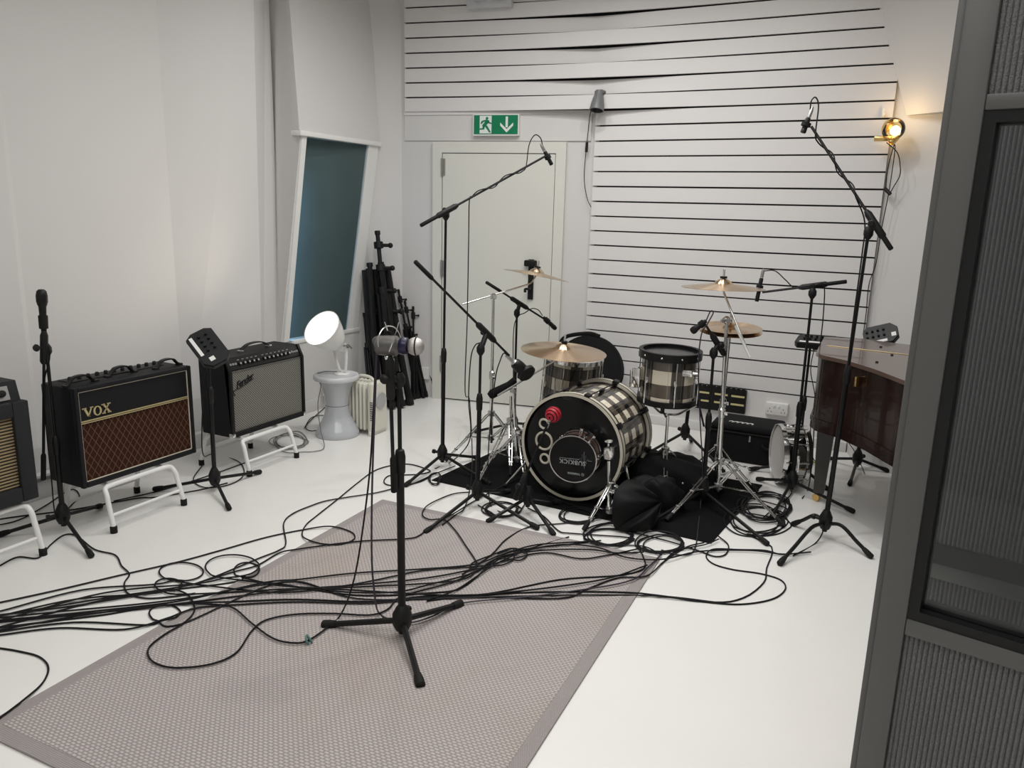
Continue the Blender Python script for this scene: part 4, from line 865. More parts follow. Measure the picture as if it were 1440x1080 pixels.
def sub_drum():
    c = AY(806, 645, KC.y - 0.13); ax = V((0.14, -1, 0.0)).normalized(); R = 0.134
    e1 = V((0, 0, 1)).cross(-ax) * -1; e1 = V((-ax.y, ax.x, 0)).normalized(); ez = V((0, 0, 1))
    t = thing('sub_bass_microphone', 'small black headed drum shaped microphone in front of the bass drum', 'microphone', V((c.x, c.y, 0.18)), GM)
    part(t, 'shell', MB().lathe([(R - 0.01, -0.115), (R - 0.01, -0.01)], c, ax, 40), WOODC)
    for z in (-0.115, 0.0):
        b = MB(); hoop(b, c + ax * z, ax, R, 0.022, 0.006, 44); part(t, 'hoop', b, CHR)
    hd = part(t, 'head', MB().lathe([(0, 0.004), (R - 0.008, 0.004), (R - 0.006, -0.004)], c, ax, 44), HEADB)
    lugs(t, c, ax, R - 0.004, -0.105, -0.005, 6, CHR, False, 0.1, 0.04)
    for a_ in (50, 80):
        a_ = math.radians(a_); q = c + (V((-ax.y, ax.x, 0)) * math.cos(a_) + ez * math.sin(a_)) * (R - 0.004) - ax * 0.06; d_ = (q - c + ax * 0.06).normalized()
        part(t, 'mount_post', MB().lathe([(0, -0.01), (0.007, -0.01), (0.007, 0.018), (0.010, 0.02), (0.010, 0.03), (0, 0.032)], q, d_, 12), CHR)
    right = V((-ax.y, ax.x, 0)).normalized(); f0 = c + ax * 0.0055
    # print is upside down on the head
    tx = text_mesh('SUBKICK', 0.034, 0.0004, 0, 0.0006, space=1.12); place(tx, f0 - ez * 0.018 + right * -0.002, -right, -ez); part(hd, 'lettering', tx, LOGO)
    tx = text_mesh('YAMAHA', 0.017, 0.0004, 0, 0.0004); place(tx, f0 - ez * 0.082 + right * 0.008, -right, -ez); part(hd, 'lettering', tx, LOGO)
    b = MB(); b.torus(f0 - ez * 0.082 + right * 0.058, ax, 0.0075, 0.0008, 16, 4); b.box(f0 - ez * 0.082 + right * 0.058, (0.012, 0.0008, 0.001), Matrix((right, ax, ez)).transposed()); b.box(f0 - ez * 0.082 + right * 0.058, (0.001, 0.0008, 0.012), Matrix((right, ax, ez)).transposed())
    part(hd, 'tuning_fork_mark', b, LOGO)
    b = MB(); pts = [f0 + right * x + ez * z for x, z in ((-0.075, -0.001), (0.035, 0.001), (0.040, 0.012), (0.045, -0.018), (0.050, 0.032), (0.055, -0.032), (0.060, 0.050), (0.065, -0.048), (0.070, 0.028), (0.075, -0.02), (0.080, 0.010), (0.084, 0.0), (0.105, 0.0))]
    b.tube(pts, 0.0009, 4); part(hd, 'waveform_mark', b, LOGO)
    base = V((G(857, 729).x, G(857, 729).y, 0)); tt_ = thing('drum_mount_stand', 'short chrome stand holding the small drum shaped microphone', 'stand', base, GCS)
    top = D(856, 618, base); bb = MB(); bb.lathe([(0, 0), (0.012, 0), (0.022, 0.008), (0.022, 0.016), (0.01, 0.02), (0, 0.02)], top - V((0, 0, .02)), (0, 0, 1), 20); bb.cyl(top - V((0, 0, 0.05)), top, 0.005); part(tt_, 'wing_screw', bb, CHR)
    part(tt_, 'ball_clamp', MB().lathe([(0.006, -0.035), (0.024, -0.03), (0.030, 0.0), (0.026, 0.03), (0.012, 0.036)], D(856, 637, base), (0, 0, 1), 22), CHR)
    part(tt_, 'mount_arm', MB().tube([D(852, 637, base), c + right * (R - 0.005) + ax * -0.05], 0.008, 10), CHR)
    drum_tripod(tt_, base, [G(822, 748), base + V((0.24, 0.03, 0)), base + V((0.0, 0.22, 0))], 0.19, D(856, 648, base), 0.05, 0.012)
sub_drum()
def tom():
    c = AY(940, 530, 4.30); ax = V((0.02, -0.02, 1)).normalized(); R = 0.168; h = 0.27
    t = thing('rack_tom', 'plaid tom with thick black top hoop on a chrome basket stand', 'drum', c - ax * h / 2, GD)
    part(t, 'shell', MB().lathe([(R - 0.012, -h / 2 + .01), (R - 0.012, h / 2 - .01)], c, ax, 56, uv=True), PLAID)
    b = MB(); hoop(b, c + ax * (h / 2 + 0.005), ax, R + 0.012, 0.046, 0.022); part(t, 'top_hoop', b, BLK)
    b = MB(); hoop(b, c - ax * (h / 2 - 0.005), ax, R + 0.004, 0.032, 0.014); part(t, 'bottom_hoop', b, BLK)
    part(t, 'top_head', MB().lathe([(0, h / 2 + 0.012), (R - 0.006, h / 2 + 0.012), (R - 0.004, h / 2)], c, ax, 48), HEADB)
    part(t, 'bottom_head', MB().lathe([(0, -h / 2 - 0.004), (R - 0.012, -h / 2 - 0.004)], c, ax, 48), HEADW)
    lugs(t, c, ax, R, -h / 2, h / 2, 6, CHR, False, 0.5, 0.035)
    u, vv, wv = frame(ax)
    b = MB()
    for i in range(10):
        a = 2 * math.pi * i / 10; b.sphere(c + wv * (h / 2 + 0.005) + (u * math.cos(a) + vv * math.sin(a)) * (R + 0.012), 0.006, 8, 6)
    part(t, 'hoop_bolt', b, CHR)
    q = c + rt * -(R + 0.02) - fh * 0.03; b = MB(); b.box(q, (0.05, 0.05, 0.12), bev=0.008); b.cyl(q + V((-0.03, 0, 0.04)), q + V((-0.03, 0, -0.06)), 0.012); part(t, 'mount_bracket', b, CHR)
    q = c + rt * 0.07 - fh * (R - 0.02) + V((0, 0, 0.055)); b = MB(); b.box(q, (0.07, 0.03, 0.04), bev=0.008); b.cyl(q, q + rt * 0.06 - fh * 0.02, 0.014); part(t, 'badge_clamp', b, CHR)
    base = V((c.x + 0.01, c.y + 0.01, 0)); s = thing('tom_stand', 'chrome basket stand with chain linked legs under the plaid tom', 'stand', base, GCS)
    hz = c.z - h / 2 - 0.02; top = V((base.x, base.y, hz - 0.07))
    drum_tripod(s, base, [G(936, 716), base + V((0.26, 0.10, 0)), base + V((-0.22, 0.14, 0))], 0.24, top, 0.08, 0.013)
    for k in range(3):
        a = 0.6 + k * 2.094; d = V((math.cos(a), math.sin(a), 0))
        ar = part(s, 'basket_arm', MB().tube(spline([top, top + d * 0.06 + V((0, 0, -0.0)), top + d * 0.13 + V((0, 0, 0.035)), top + d * (R + 0.012) + V((0, 0, 0.06)), top + d * (R + 0.012) + V((0, 0, 0.085))], 5), 0.007, 8), CHR)
        part(ar, 'rubber_grip', MB().tube([top + d * (R + 0.012) + V((0, 0, 0.05)), top + d * (R + 0.014) + V((0, 0, 0.09))], 0.012, 8), RUB)
    # figure-of-eight links under the post
    for k, (py_, hh_) in enumerate(((676, 0.030), (696, 0.036))):
        q = D(936, py_, G(936, 712)); b = MB(); b.tube([q + rt * 0.014 * math.sin(2 * math.pi * i / 16) + V((0, 0, hh_ * math.cos(2 * math.pi * i / 16))) for i in range(16)], 0.0035, 6, closed=True); part(s, 'leg_link', b, CHR)
tom()
def floor_tom():
    c = V((-1.84, 4.62, 0.50)); ax = V((0.10, -0.06, 1)).normalized(); R = 0.195; h = 0.36
    t = thing('floor_tom', 'plaid floor tom mostly hidden behind the front left cymbal', 'drum', V((c.x, c.y, 0)), GD)
    part(t, 'shell', MB().lathe([(R - 0.012, -h / 2 + .01), (R - 0.012, h / 2 - .01)], c, ax, 56, uv=True), PLAID)
    for z, nm in ((h / 2, 'top_hoop'), (-h / 2, 'bottom_hoop')):
        b = MB(); hoop(b, c + ax * z, ax, R + 0.002, 0.03, 0.012); part(t, nm, b, CHR)
    part(t, 'top_head', MB().lathe([(0, h / 2 + 0.008), (R - 0.008, h / 2 + 0.008)], c, ax, 48), HEADW)
    lugs(t, c, ax, R - 0.004, -h / 2, h / 2, 8, CHR, False, 0.1, 0.04)
    for k in range(3):
        a = 0.4 + k * 2.094; d = V((math.cos(a), math.sin(a), 0)); p = c + d * (R + 0.012); lg = part(t, 'leg', MB().tube([p + V((0, 0, 0.06)), p + V((0, 0, -0.25)), V((p.x + d.x * .03, p.y + d.y * .03, 0.012))], 0.006, 8), CHR)
        part(lg, 'rubber_foot', MB().lathe([(0, 0), (0.013, 0), (0.013, 0.03), (0, 0.035)], V((p.x + d.x * .03, p.y + d.y * .03, 0.001)), (0, 0, 1), 10), RUB)
floor_tom()
def snare_on_side():
    R = 0.178; ax = V((-0.93, -0.37, 0.0)).normalized(); g = G(1106, 679); c = V((g.x + 0.02, g.y + 0.02, R + 0.006)); L = 0.14; c = c + ax * 0.02
    t = thing('snare_drum', 'chrome shelled snare drum standing on its edge by the piano leg', 'drum', V((c.x, c.y, 0)))
    part(t, 'shell', MB().lathe([(R - 0.010, -L / 2), (R - 0.010, -0.006), (R - 0.004, 0.0), (R - 0.010, 0.006), (R - 0.010, L / 2)], c, ax, 56), SPKR)
    for z in (-L / 2, L / 2):
        b = MB(); hoop(b, c + ax * z, ax, R + 0.004, 0.026, 0.005); part(t, 'hoop', b, CHR)
    part(t, 'batter_head', MB().lathe([(0, L / 2 + 0.002), (R - 0.006, L / 2 + 0.002), (R - 0.003, L / 2 - .008)], c, ax, 56), HEADW)
    part(t, 'snare_head', MB().lathe([(0, -L / 2 - 0.002), (R - 0.006, -L / 2 - 0.002)], c, ax, 56), HEADW)
    lugs(t, c, ax, R - 0.004, -L / 2, L / 2, 10, CHR, False, 0.0, 0.045)
    b = MB(); u, vv, wv = frame(ax); q = c + u * 0 + V((ax.y, -ax.x, 0)) * -(R); b.box(q, (0.02, 0.05, 0.10), bev=0.005); part(t, 'strainer', b, CHR)
snare_on_side()

# ---- cymbals and their stands
def boom_stand(label, base, feet, apex, top, boom, low=0.09):
    s = thing('cymbal_stand', label, 'stand', V((base.x, base.y, 0)), GCS); drum_tripod(s, base, feet, apex, top, low, 0.0135)
    if boom:
        a, c = boom; bd = (c - a).normalized(); part(s, 'boom_arm', MB().cyl(a, c, 0.0062, n=10), CHR)
        b = MB(); b.lathe([(0.010, -0.022), (0.020, -0.016), (0.020, 0.014), (0.010, 0.020)], top, (0, 0, 1), 14); b.cyl(top - frame(bd)[0] * 0.03, top + frame(bd)[0] * 0.03, 0.013); b.box(top + frame(bd)[0] * 0.045, (0.008, 0.035, 0.02), bev=0.003); part(s, 'tilter', b, CHR)
    return s
# far left crash
lb = G(690, 633); lb.z = 0; ltop = D(694, 417, lb)
c1 = D(755, 383, lb, 0.12); n1 = (V((0, 0, 1)) + rt * -0.16 + fh * 0.10).normalized()
n1 = (V((0, 0, 1)) + rt * 0.17 + fh * 0.075).normalized()
la, lc = D(650, 428, lb, -0.06), D(743, 400, lb, 0.10)
s_ = boom_stand('chrome boom cymbal stand left of the bass drum in front of the door', lb, [G(628, 650), G(738, 640), lb + V((0.05, 0.28, 0))], 0.26, ltop, (la, lc))
part(s_, 'cymbal_tilter', MB().tube(spline([lc, lc + V((0.02, 0.01, 0.015)), c1 - n1 * 0.01, c1 + n1 * 0.04], 5), 0.0055, 8), CHR)
cymbal('thin bronze cymbal seen from below in front of the door handle', c1, n1, 0.225)
# front left ride
rb2 = G(722, 650); rb2 = V((-1.97, 4.12, 0)); rtop = D(722, 548, rb2)
c2 = AY(793, 489, 4.16); n2 = (V((0, 0, 1)) + fh * -0.05 + rt * 0.05).normalized()
s_ = boom_stand('chrome boom stand at left of the bass drum carrying the wide cymbal', rb2, [G(672, 668), rb2 + V((0.16, -0.22, 0)), rb2 + V((0.10, 0.24, 0))], 0.26, rtop, (D(700, 556, rb2, -0.03), c2 - n2 * 0.05))
part(s_, 'cymbal_rod', MB().cyl(c2 - n2 * 0.06, c2 + n2 * 0.045, 0.0055), CHR)
cymbal('wide bronze cymbal over the left of the bass drum', c2, n2, 0.255)
# right crash and boom
qb = G(1008, 704); qb.z = 0; qtop = D(1022, 450, qb)
c3 = D(1017, 399, qb, 0.05); n3 = (V((0, 0, 1)) + fh * 0.02).normalized()
s_ = boom_stand('chrome double braced boom stand right of the plaid tom', qb, [G(938, 735), G(1100, 742), G(1056, 664)], 0.24, qtop, (D(1055, 503, qb, -0.12), D(1018, 412, qb, 0.04)))
part(s_, 'cymbal_rod', MB().tube([D(1018, 412, qb, 0.04), c3 - n3 * 0.02, c3 + n3 * 0.045], 0.0055, 8), CHR)
part(s_, 'boom_end', MB().cyl(D(1034, 458, qb, -0.05), D(1055, 503, qb, -0.12), 0.0072), WHT, 'pale boom tail')
cymbal('bronze cymbal seen edge on at the top of the right boom stand', c3, n3, 0.225)
# hi-hat
hb2 = V((-0.79, 4.50, 0)); ch = D(1027, 463, hb2); htop = V((hb2.x + (ch.x - hb2.x), hb2.y, ch.z + 0.13)); hb2 = V((ch.x - 0.01, ch.y, 0))
s_ = thing('hi_hat_stand', 'chrome hi-hat stand with pedal behind the right boom stand', 'stand', hb2, GCS)
drum_tripod(s_, hb2, [hb2 + V((-0.22, 0.08, 0)), hb2 + V((0.24, 0.02, 0)), hb2 + V((0.0, 0.26, 0))], 0.25, V((ch.x, ch.y, ch.z + 0.09)), 0.08, 0.0125)
b = MB(); b.box(hb2 + V((-0.03, -0.14, 0.035)), (0.085, 0.26, 0.012), Matrix.Rotation(0.2, 3, 'X'), bev=0.003); part(s_, 'pedal', b, STEEL)
b = MB(); b.lathe([(0.006, -0.045), (0.024, -0.045), (0.026, -0.018), (0.012, -0.012)], ch, (0, 0, 1), 16); part(s_, 'seat_cup', b, RUB)
cymbal('upper hi-hat cymbal below the right crash cymbal', ch + V((0, 0, 0.012)), V((0.02, -0.07, 1)), 0.178, 0.05, topper=False)
cymbal('lower hi-hat cymbal turned upside down under its pair', ch + V((0, 0, -0.012)), V((-0.02, 0.06, -1)), 0.178, 0.05, topper=False)
# bass drum pedal hardware seen left of the bass drum: folded chrome stand
fb = V((-1.90, 4.0, 0)); fb = G(716, 655); fb.z = 0
s_ = thing('snare_stand', 'chrome double braced stand close to the left rim of the bass drum', 'stand', fb, GCS)
drum_tripod(s_, fb, [G(668, 690), fb + V((0.10, -0.18, 0)), fb + V((0.02, 0.26, 0))], 0.30, fb + V((0, 0, 0.46)), 0.12, 0.0135)
b = MB(); b.tube([D(688, 557, fb, 0), D(692, 554, fb, 0), D(716, 542, fb, 0), D(724, 534, fb, 0.0)], [0.02, 0.03, 0.026, 0.02], n=14); part(s_, 'padded_arm', b, FABB, 'thick black padded arm')

# ================================================================== BAGS, CASES, SMALL DRUM THINGS
def round_bag():
    c = V((-2.02, 5.42, 0.42)); n = V((0.15, -0.80, 0.34)).normalized(); R = 0.27; t = thing('cymbal_bag', 'round black cymbal bag propped on the wall behind the drums', 'bag', V((c.x, c.y, 0.1)))
    part(t, 'body', MB().lathe([(0, -0.05), (R * 0.9, -0.05), (R, -0.035), (R, 0.03), (R * 0.94, 0.05), (R * 0.6, 0.058), (0, 0.06)], c, n, 44), FABB)
    part(t, 'piping', MB().torus(c + n * 0.045, n, R * 0.965, 0.006, 48, 6), RUB)
    u, vv, wv = frame(n); b = MB(); a = math.radians(100)
    part(t, 'handle', MB().tube(spline([c + V((-0.22, -0.08, 0.16)), c + V((-0.15, -0.12, 0.26)), c + V((0.02, -0.10, 0.30)), c + V((0.10, -0.06, 0.28))], 6), 0.016, 8), FABB)
    lg = MB(); lg.box(c + V((0, 0.05, -0.25)), (0.3, 0.12, 0.2), bev=0.03); part(t, 'base_pad', lg, FABB)
round_bag()
def soft_case():
    g = G(1042, 652); o = V((g.x - 0.0, g.y + 0.17, 0)); t = thing('equipment_case', 'boxy black soft equipment case on the floor below the wall socket', 'case', o)
    b = MB(); b.box(o + V((0, 0, 0.105)), (0.46, 0.32, 0.21), bev=0.035, seg=4); part(t, 'body', b, FABB)
    b = MB(); b.box(o + V((0, 0, 0.225)), (0.45, 0.31, 0.06), bev=0.028, seg=4); ld = part(t, 'lid', b, FABB)
    b = MB(); b.box(o + V((0, 0, 0.202)), (0.468, 0.328, 0.010), bev=0.004); part(t, 'zip', b, RUB)
    b = MB(); b.box(o + V((0.04, -0.168, 0.175)), (0.012, 0.006, 0.04), bev=0.002); part(t, 'zip_pull', b, STEEL, 'grey metal zip pull')
    tx = MB(); 
    for k in range(5): tx.torus(o + V((-0.10 + k * 0.032, -0.09, 0.2565)), (0, 0, 1), 0.014, 0.003, 14, 5, 0.4, 4.8)
    part(ld, 'logo_print', tx, TAPE, 'white scribbled logo')
    part(t, 'handle', MB().tube(spline([o + V((0.12, -0.166, 0.15)), o + V((0.14, -0.185, 0.13)), o + V((0.19, -0.185, 0.13)), o + V((0.21, -0.166, 0.15))], 5), 0.008, 8), FABB)
soft_case()
def cloth_bag():
    o = G(925, 715); o.z = MZ; t = thing('drum_bag', 'slumped empty black nylon drum bag on the mat beside the bass drum', 'bag', o)
    def lump(c, rx, ry, h, yaw, name, seed, m=FABB):
        rnd = random.Random(seed); ph = [rnd.uniform(0, 6.28) for _ in range(6)]; vs = []; N_, M_ = 40, 14; b = MB()
        for j in range(M_ + 1):
            e = j / M_ * math.pi / 2
            for i in range(N_):
                a = 2 * math.pi * i / N_; k = 1 + 0.09 * math.sin(2 * a + ph[0]) + 0.06 * math.sin(3 * a + ph[1]) + 0.04 * math.sin(7 * a + ph[2] + 3 * e)
                cr = 1 + (0.16 * abs(math.sin(2.5 * a + 2.2 * e + ph[3])) - 0.09 + 0.08 * abs(math.sin(4.5 * a - 3 * e + ph[4])) - 0.04) * math.sin(1.6 * e + 0.5)
                rr_ = math.cos(e) ** 0.55 * k * cr; x, y = rr_ * rx * math.cos(a), rr_ * ry * math.sin(a)
                z = h * math.sin(e) ** 0.8 * (1 + 0.22 * (abs(math.sin(1.5 * a + ph[5])) - 0.5) * math.cos(e) ** 0.5) + 0.02 * math.sin(6 * a + 5 * e) * math.sin(e) * math.cos(e) 
                vs.append(c + V((x * math.cos(yaw) - y * math.sin(yaw), x * math.sin(yaw) + y * math.cos(yaw), z)))
        fs = [(j * N_ + i, j * N_ + (i + 1) % N_, (j + 1) * N_ + (i + 1) % N_, (j + 1) * N_ + i) for j in range(M_) for i in range(N_)]
        fs.append(tuple(range(N_))[::-1]); b.add(vs, fs); return part(t, name, b, m)
    p1 = G(905, 716); p1.z = MZ; lump(p1 + V((0.04, 0.05, 0)), 0.15, 0.09, 0.17, 0.25, 'front_flap', 3, pm('dark_grey_nylon', (0.006, 0.0063, 0.0066), 0.6, spec=0.15, var=0.25, scale=90, bump=0.15, bscale=300))
    p2 = G(930, 690); p2 = V((p2.x, p2.y + 0.06, MZ)); lump(p2, 0.30, 0.18, 0.20, 0.1, 'body', 11)
    ref = G(888, 748); K = D(932, 704, ref, 0.10); ed = [D(918, 692, ref, 0.16), D(886, 674, ref, 0.14), D(866, 690, ref, 0.05), D(861, 715, ref, 0.0), D(864, 742, ref, -0.01), D(880, 749, ref, -0.02), D(905, 751, ref, 0.0), D(922, 746, ref, 0.06)]
    ed = spline(ed, 8); b = MB(); nE = len(ed); nT = 12; tw = (V((0, 0, CAMH)) - K).normalized(); vs = []
    for sgn in (0, 1):
        for j in range(nT + 1):
            tt_ = 0.06 + 0.94 * j / nT
            for i in range(nE):
                ph = i / (nE - 1); p = K.lerp(ed[i], tt_) + tw * (0.055 * math.sin(math.pi * tt_) ** 0.8 + 0.022 * tt_ * (1.15 - tt_) * 2 * (abs(math.sin(9.4 * ph + 0.7)) * 2 - 1) + 0.008 * math.sin(31 * ph + 5 * tt_) * tt_ * (1 - tt_) * 2) - tw * 0.012 * sgn
                p.z = max(p.z, MZ + 0.002); vs.append(p)
    o1 = (nT + 1) * nE; fs = []
    for j in range(nT):
        for i in range(nE - 1):
            a_ = j * nE + i; fs += [(a_, a_ + 1, a_ + nE + 1, a_ + nE), (o1 + a_, o1 + a_ + nE, o1 + a_ + nE + 1, o1 + a_ + 1)]
    b.add(vs, fs); part(t, 'gathered_flap', b, MATS['dark_grey_nylon'])
    for (px, py) in ((915, 676), (960, 680)):
        q = G(px, py, 0.13); part(t, 'rivet', MB().sphere(q, 0.007, 8, 6), STEEL)
cloth_bag()
def slot_panel():
    x0, x1, z0, z1 = -1.50, -0.88, 0.175, 0.35; y = 5.70; t = thing('slotted_panel', 'black notched panel with pale yellow bars low on planked wall', 'panel', ((x0 + x1) / 2, y, z0))
    b = MB(); b.box(((x0 + x1) / 2, y, (z0 + z1) / 2), (x1 - x0, 0.035, z1 - z0)); part(t, 'plate', b, PLAS)
    for k in range(17): part(t, 'notch', MB().box((x0 + 0.02 + k * 0.036, y, z1 + 0.006), (0.020, 0.035, 0.014)), PLAS)
    for r_ in range(2):
        for k in range(5): part(t, 'yellow_bar', MB().box((x0 + 0.075 + k * 0.122, y - 0.019, z0 + 0.065 + r_ * 0.062), (0.095, 0.006, 0.013)), YEL, 'pale yellow bar')
slot_panel()
def socket(label, c, exv, w_=0.155, h_=0.09, dbl=True):
    nrm = V((exv.y, -exv.x, 0)); R = Matrix((exv, nrm, V((0, 0, 1)))).transposed(); t = thing('wall_socket', label, 'socket', c)
    b = MB(); b.box(c + nrm * 0.016, (w_, 0.034, h_), R, bev=0.005); part(t, 'back_box', b, WPL)
    b = MB(); b.box(c + nrm * 0.036, (w_ - 0.004, 0.008, h_ - 0.004), R, bev=0.003); fp = part(t, 'face_plate', b, WPL)
    for s_ in ((-1, 1) if dbl else (0,)):
        b = MB()
        for (x, z) in ((0, 0.010), (-0.011, -0.012), (0.011, -0.012)): b.box(c + exv * (s_ * w_ * 0.30 + x) + V((0, 0, z - 0.008)) + nrm * 0.0405, (0.004, 0.001, 0.009), R)
        part(fp, 'pin_slot', b, PLAS)
        b = MB(); b.box(c + exv * (s_ * 0.016) + V((0, 0, 0.022)) + nrm * 0.041, (0.014, 0.006, 0.022), R, bev=0.002); part(fp, 'rocker_switch', b, WHT)
socket('white double wall socket on the planked wall beside the piano', AY(1093, 574, 5.715), V((1, 0, 0)))
c_ = V((-3.985, 4.72, 0.16)); socket('small white socket on the left wall beside the silver amplifier', c_, V((0, 1, 0)), 0.09, 0.09, False)
# yellow-green plug and tape by the piano leg
g = G(1138, 653); b = MB(); b.box(g + V((0, 0, 0.022)), (0.05, 0.035, 0.042), bev=0.008); b.cyl(g + V((0.02, 0, 0.02)), g + V((0.055, 0.01, 0.015)), 0.007); solo('plug', 'small lime green plug on the floor behind the piano leg', 'plug', b, LIME)

# ================================================================== LEANING STANDS in the corner
GL_ = 'folded black stands leaning in the corner'
def leaning(label, foot, head, r=0.02, legs=3, clamps=2, lt=0.66, col=BLK):
    foot, head = V(foot), V(head); ax = (head - foot); L = ax.length; ax.normalize(); u, vv, _ = frame(ax); t = thing('folded_stand', label, 'stand', foot, GL_)
    part(t, 'pole', MB().cyl(foot + ax * 0.05, head, r * 0.45, n=10), STEEL if col is STEEL else BLK)
    for k in range(legs):
        a = 0.5 + k * 2 * math.pi / legs; o = (u * math.cos(a) + vv * math.sin(a)) * r * 1.15
        lg = part(t, 'leg', MB().tube([foot + o * 1.3 + ax * 0.01, foot + o + ax * L * 0.35, foot + o * 0.95 + ax * L * lt], r * 0.62, 8), BLK); part(lg, 'rubber_foot', MB().tube([foot + o * 1.3, foot + o * 1.28 + ax * 0.05], r * 0.78, 8), RUB)
    for k in range(clamps):
        q = foot + ax * L * (0.68 + 0.26 * k / max(1, clamps - 1)); b = MB(); b.lathe([(r * .5, -0.03), (r * 0.95, -0.025), (r * .95, 0.025), (r * .5, 0.03)], q, ax, 12); b.cyl(q, q + rt * r * 2.2, r * 0.35); b.sphere(q + rt * r * 2.4, r * 0.55, 10, 6); part(t, 'clamp', b, PLAS)
    part(t, 'tip', MB().lathe([(0, 0.0), (r * .6, 0.0), (r * .6, 0.03), (0, 0.034)], head, ax, 10), PLAS)
leaning('tallest folded black lighting stand with two knobs at its head', G(553, 573), AX(531, 330, -3.80), 0.040, 3, 3)
leaning('thick black folded stand leaning just left of the tallest one', G(535, 572), AX(520, 375, -3.86), 0.046, 3, 1, lt=0.98)
leaning('thick black folded stand leaning just right of the tallest one', G(566, 571), AX(536, 374, -3.78), 0.046, 3, 1, lt=0.98)
leaning('slim folded stand with grey rod nearest the window bay', G(524, 578), AX(512, 445, -3.93), 0.018, 3, 1)
leaning('short folded microphone stand topmost of the group beside the door', G(590, 559), D(561, 412, G(588, 559), 0.05), 0.020, 3, 2)
leaning('short folded microphone stand second of the group beside the door', G(596, 559), D(570, 428, G(592, 559), 0.04), 0.019, 3, 2)
leaning('short folded microphone stand third of the group beside the door', G(583, 561), D(581, 436, G(585, 559), 0.05), 0.018, 3, 2)
leaning('shortest folded stand leaning closest to the door frame', G(616, 558), D(597, 500, G(612, 558), 0.05), 0.024, 3, 1, lt=0.85)

# ================================================================== PIANO
def piano():
    zt, zb = 0.90, 0.52
    out = [(-0.335, 4.36), (-0.30, 4.28), (-0.176, 4.19), (-0.04, 4.02), (0.06, 3.85), (0.2, 3.62), (0.40, 3.45), (0.62, 3.38), (1.15, 3.36), (1.15, 4.55), (0.62, 4.86), (0.05, 4.97), (-0.137, 5.04), (-0.345, 4.97)]
    t = thing('piano', 'dark brown grand piano with closed lid at the right wall', 'piano', V((0.2, 4.3, 0)))
    ins = lambda k: [(0.35 + (x - 0.35) * k, 4.25 + (y - 4.25) * k) for x, y in out]
    b = MB(); b.prism([V((x, y, zb)) for x, y in ins(0.975)], (0, 0, zt - zb - 0.02)); part(t, 'rim', b, PIANO)
    b = MB(); b.prism([V((x, y, zb + 0.012)) for x, y in ins(0.99)], (0, 0, 0.022)); b.prism([V((x, y, zb - 0.03)) for x, y in ins(0.985)], (0, 0, 0.042)); part(t, 'lower_moulding', b, PIANO)
    b = MB(); b.prism([V((x, y, zt - 0.02)) for x, y in ins(1.0)], (0, 0, 0.02)); ld = part(t, 'lid', b, PIANOT)
    h0, h1 = V((-0.3, 4.62, zt + 0.002)), V((1.1, 4.42, zt + 0.002)); part(ld, 'lid_hinge', MB().tube([h0, h1], 0.002, 6), pm('dull_brass_hinge', (0.42, 0.33, 0.18), 0.4, 0.8), 'brass piano hinge')
    for (x, y) in ((-0.03, 4.75), (-0.035, 4.22), (0.03, 4.5)): part(ld, 'lid_button', MB().lathe([(0.008, 0), (0.007, 0.006), (0, 0.007)], (x, y, zt), (0, 0, 1), 10), RUB)
    b = MB(); q = PL(1220, 532, (-0.10, 4.075), V((0.6, -0.8, 0)).normalized()); b.box(V((-0.11, 4.10, zt - 0.085)), (0.012, 0.03, 0.05), Matrix.Rotation(-0.6, 3, 'Z'), bev=0.003); part(t, 'lid_hook', b, GOLD)
    for (x, y) in ((-0.25, 4.57), (0.55, 3.6), (1.0, 4.3)):
        b = MB(); b.prism([V((x - .055, y - .05, zb - 0.07)), V((x + .055, y - .05, zb - 0.07)), V((x + .055, y + .05, zb - 0.07)), V((x - .055, y + .05, zb - 0.07))], (0, 0, 0.05))
        n = 4; top = [(-.046, -.046), (.046, -.046), (.046, .046), (-.046, .046)]; k2 = 0.62
        b.add([V((x + p, y + q_, zb - 0.07)) for p, q_ in top] + [V((x + p * k2, y + q_ * k2, 0.055)) for p, q_ in top], [(0, 1, 2, 3), (7, 6, 5, 4)] + [(i, (i + 1) % 4, 4 + (i + 1) % 4, 4 + i) for i in range(4)])
        lg = part(t, 'leg', b, pm('dark_grey_leg_lacquer', (0.035, 0.03, 0.027), 0.35))
        b = MB(); b.box((x, y, 0.062), (0.05, 0.05, 0.02), bev=0.004); b.lathe([(0, -0.011), (0.022, -0.011), (0.022, 0.011), (0, 0.011)], (x - 0.01, y - 0.006, 0.0225), (0.5, 1, 0), 16); b.cyl((x, y, 0.03), (x, y, 0.06), 0.009); part(lg, 'brass_caster', b, GOLD)
piano()

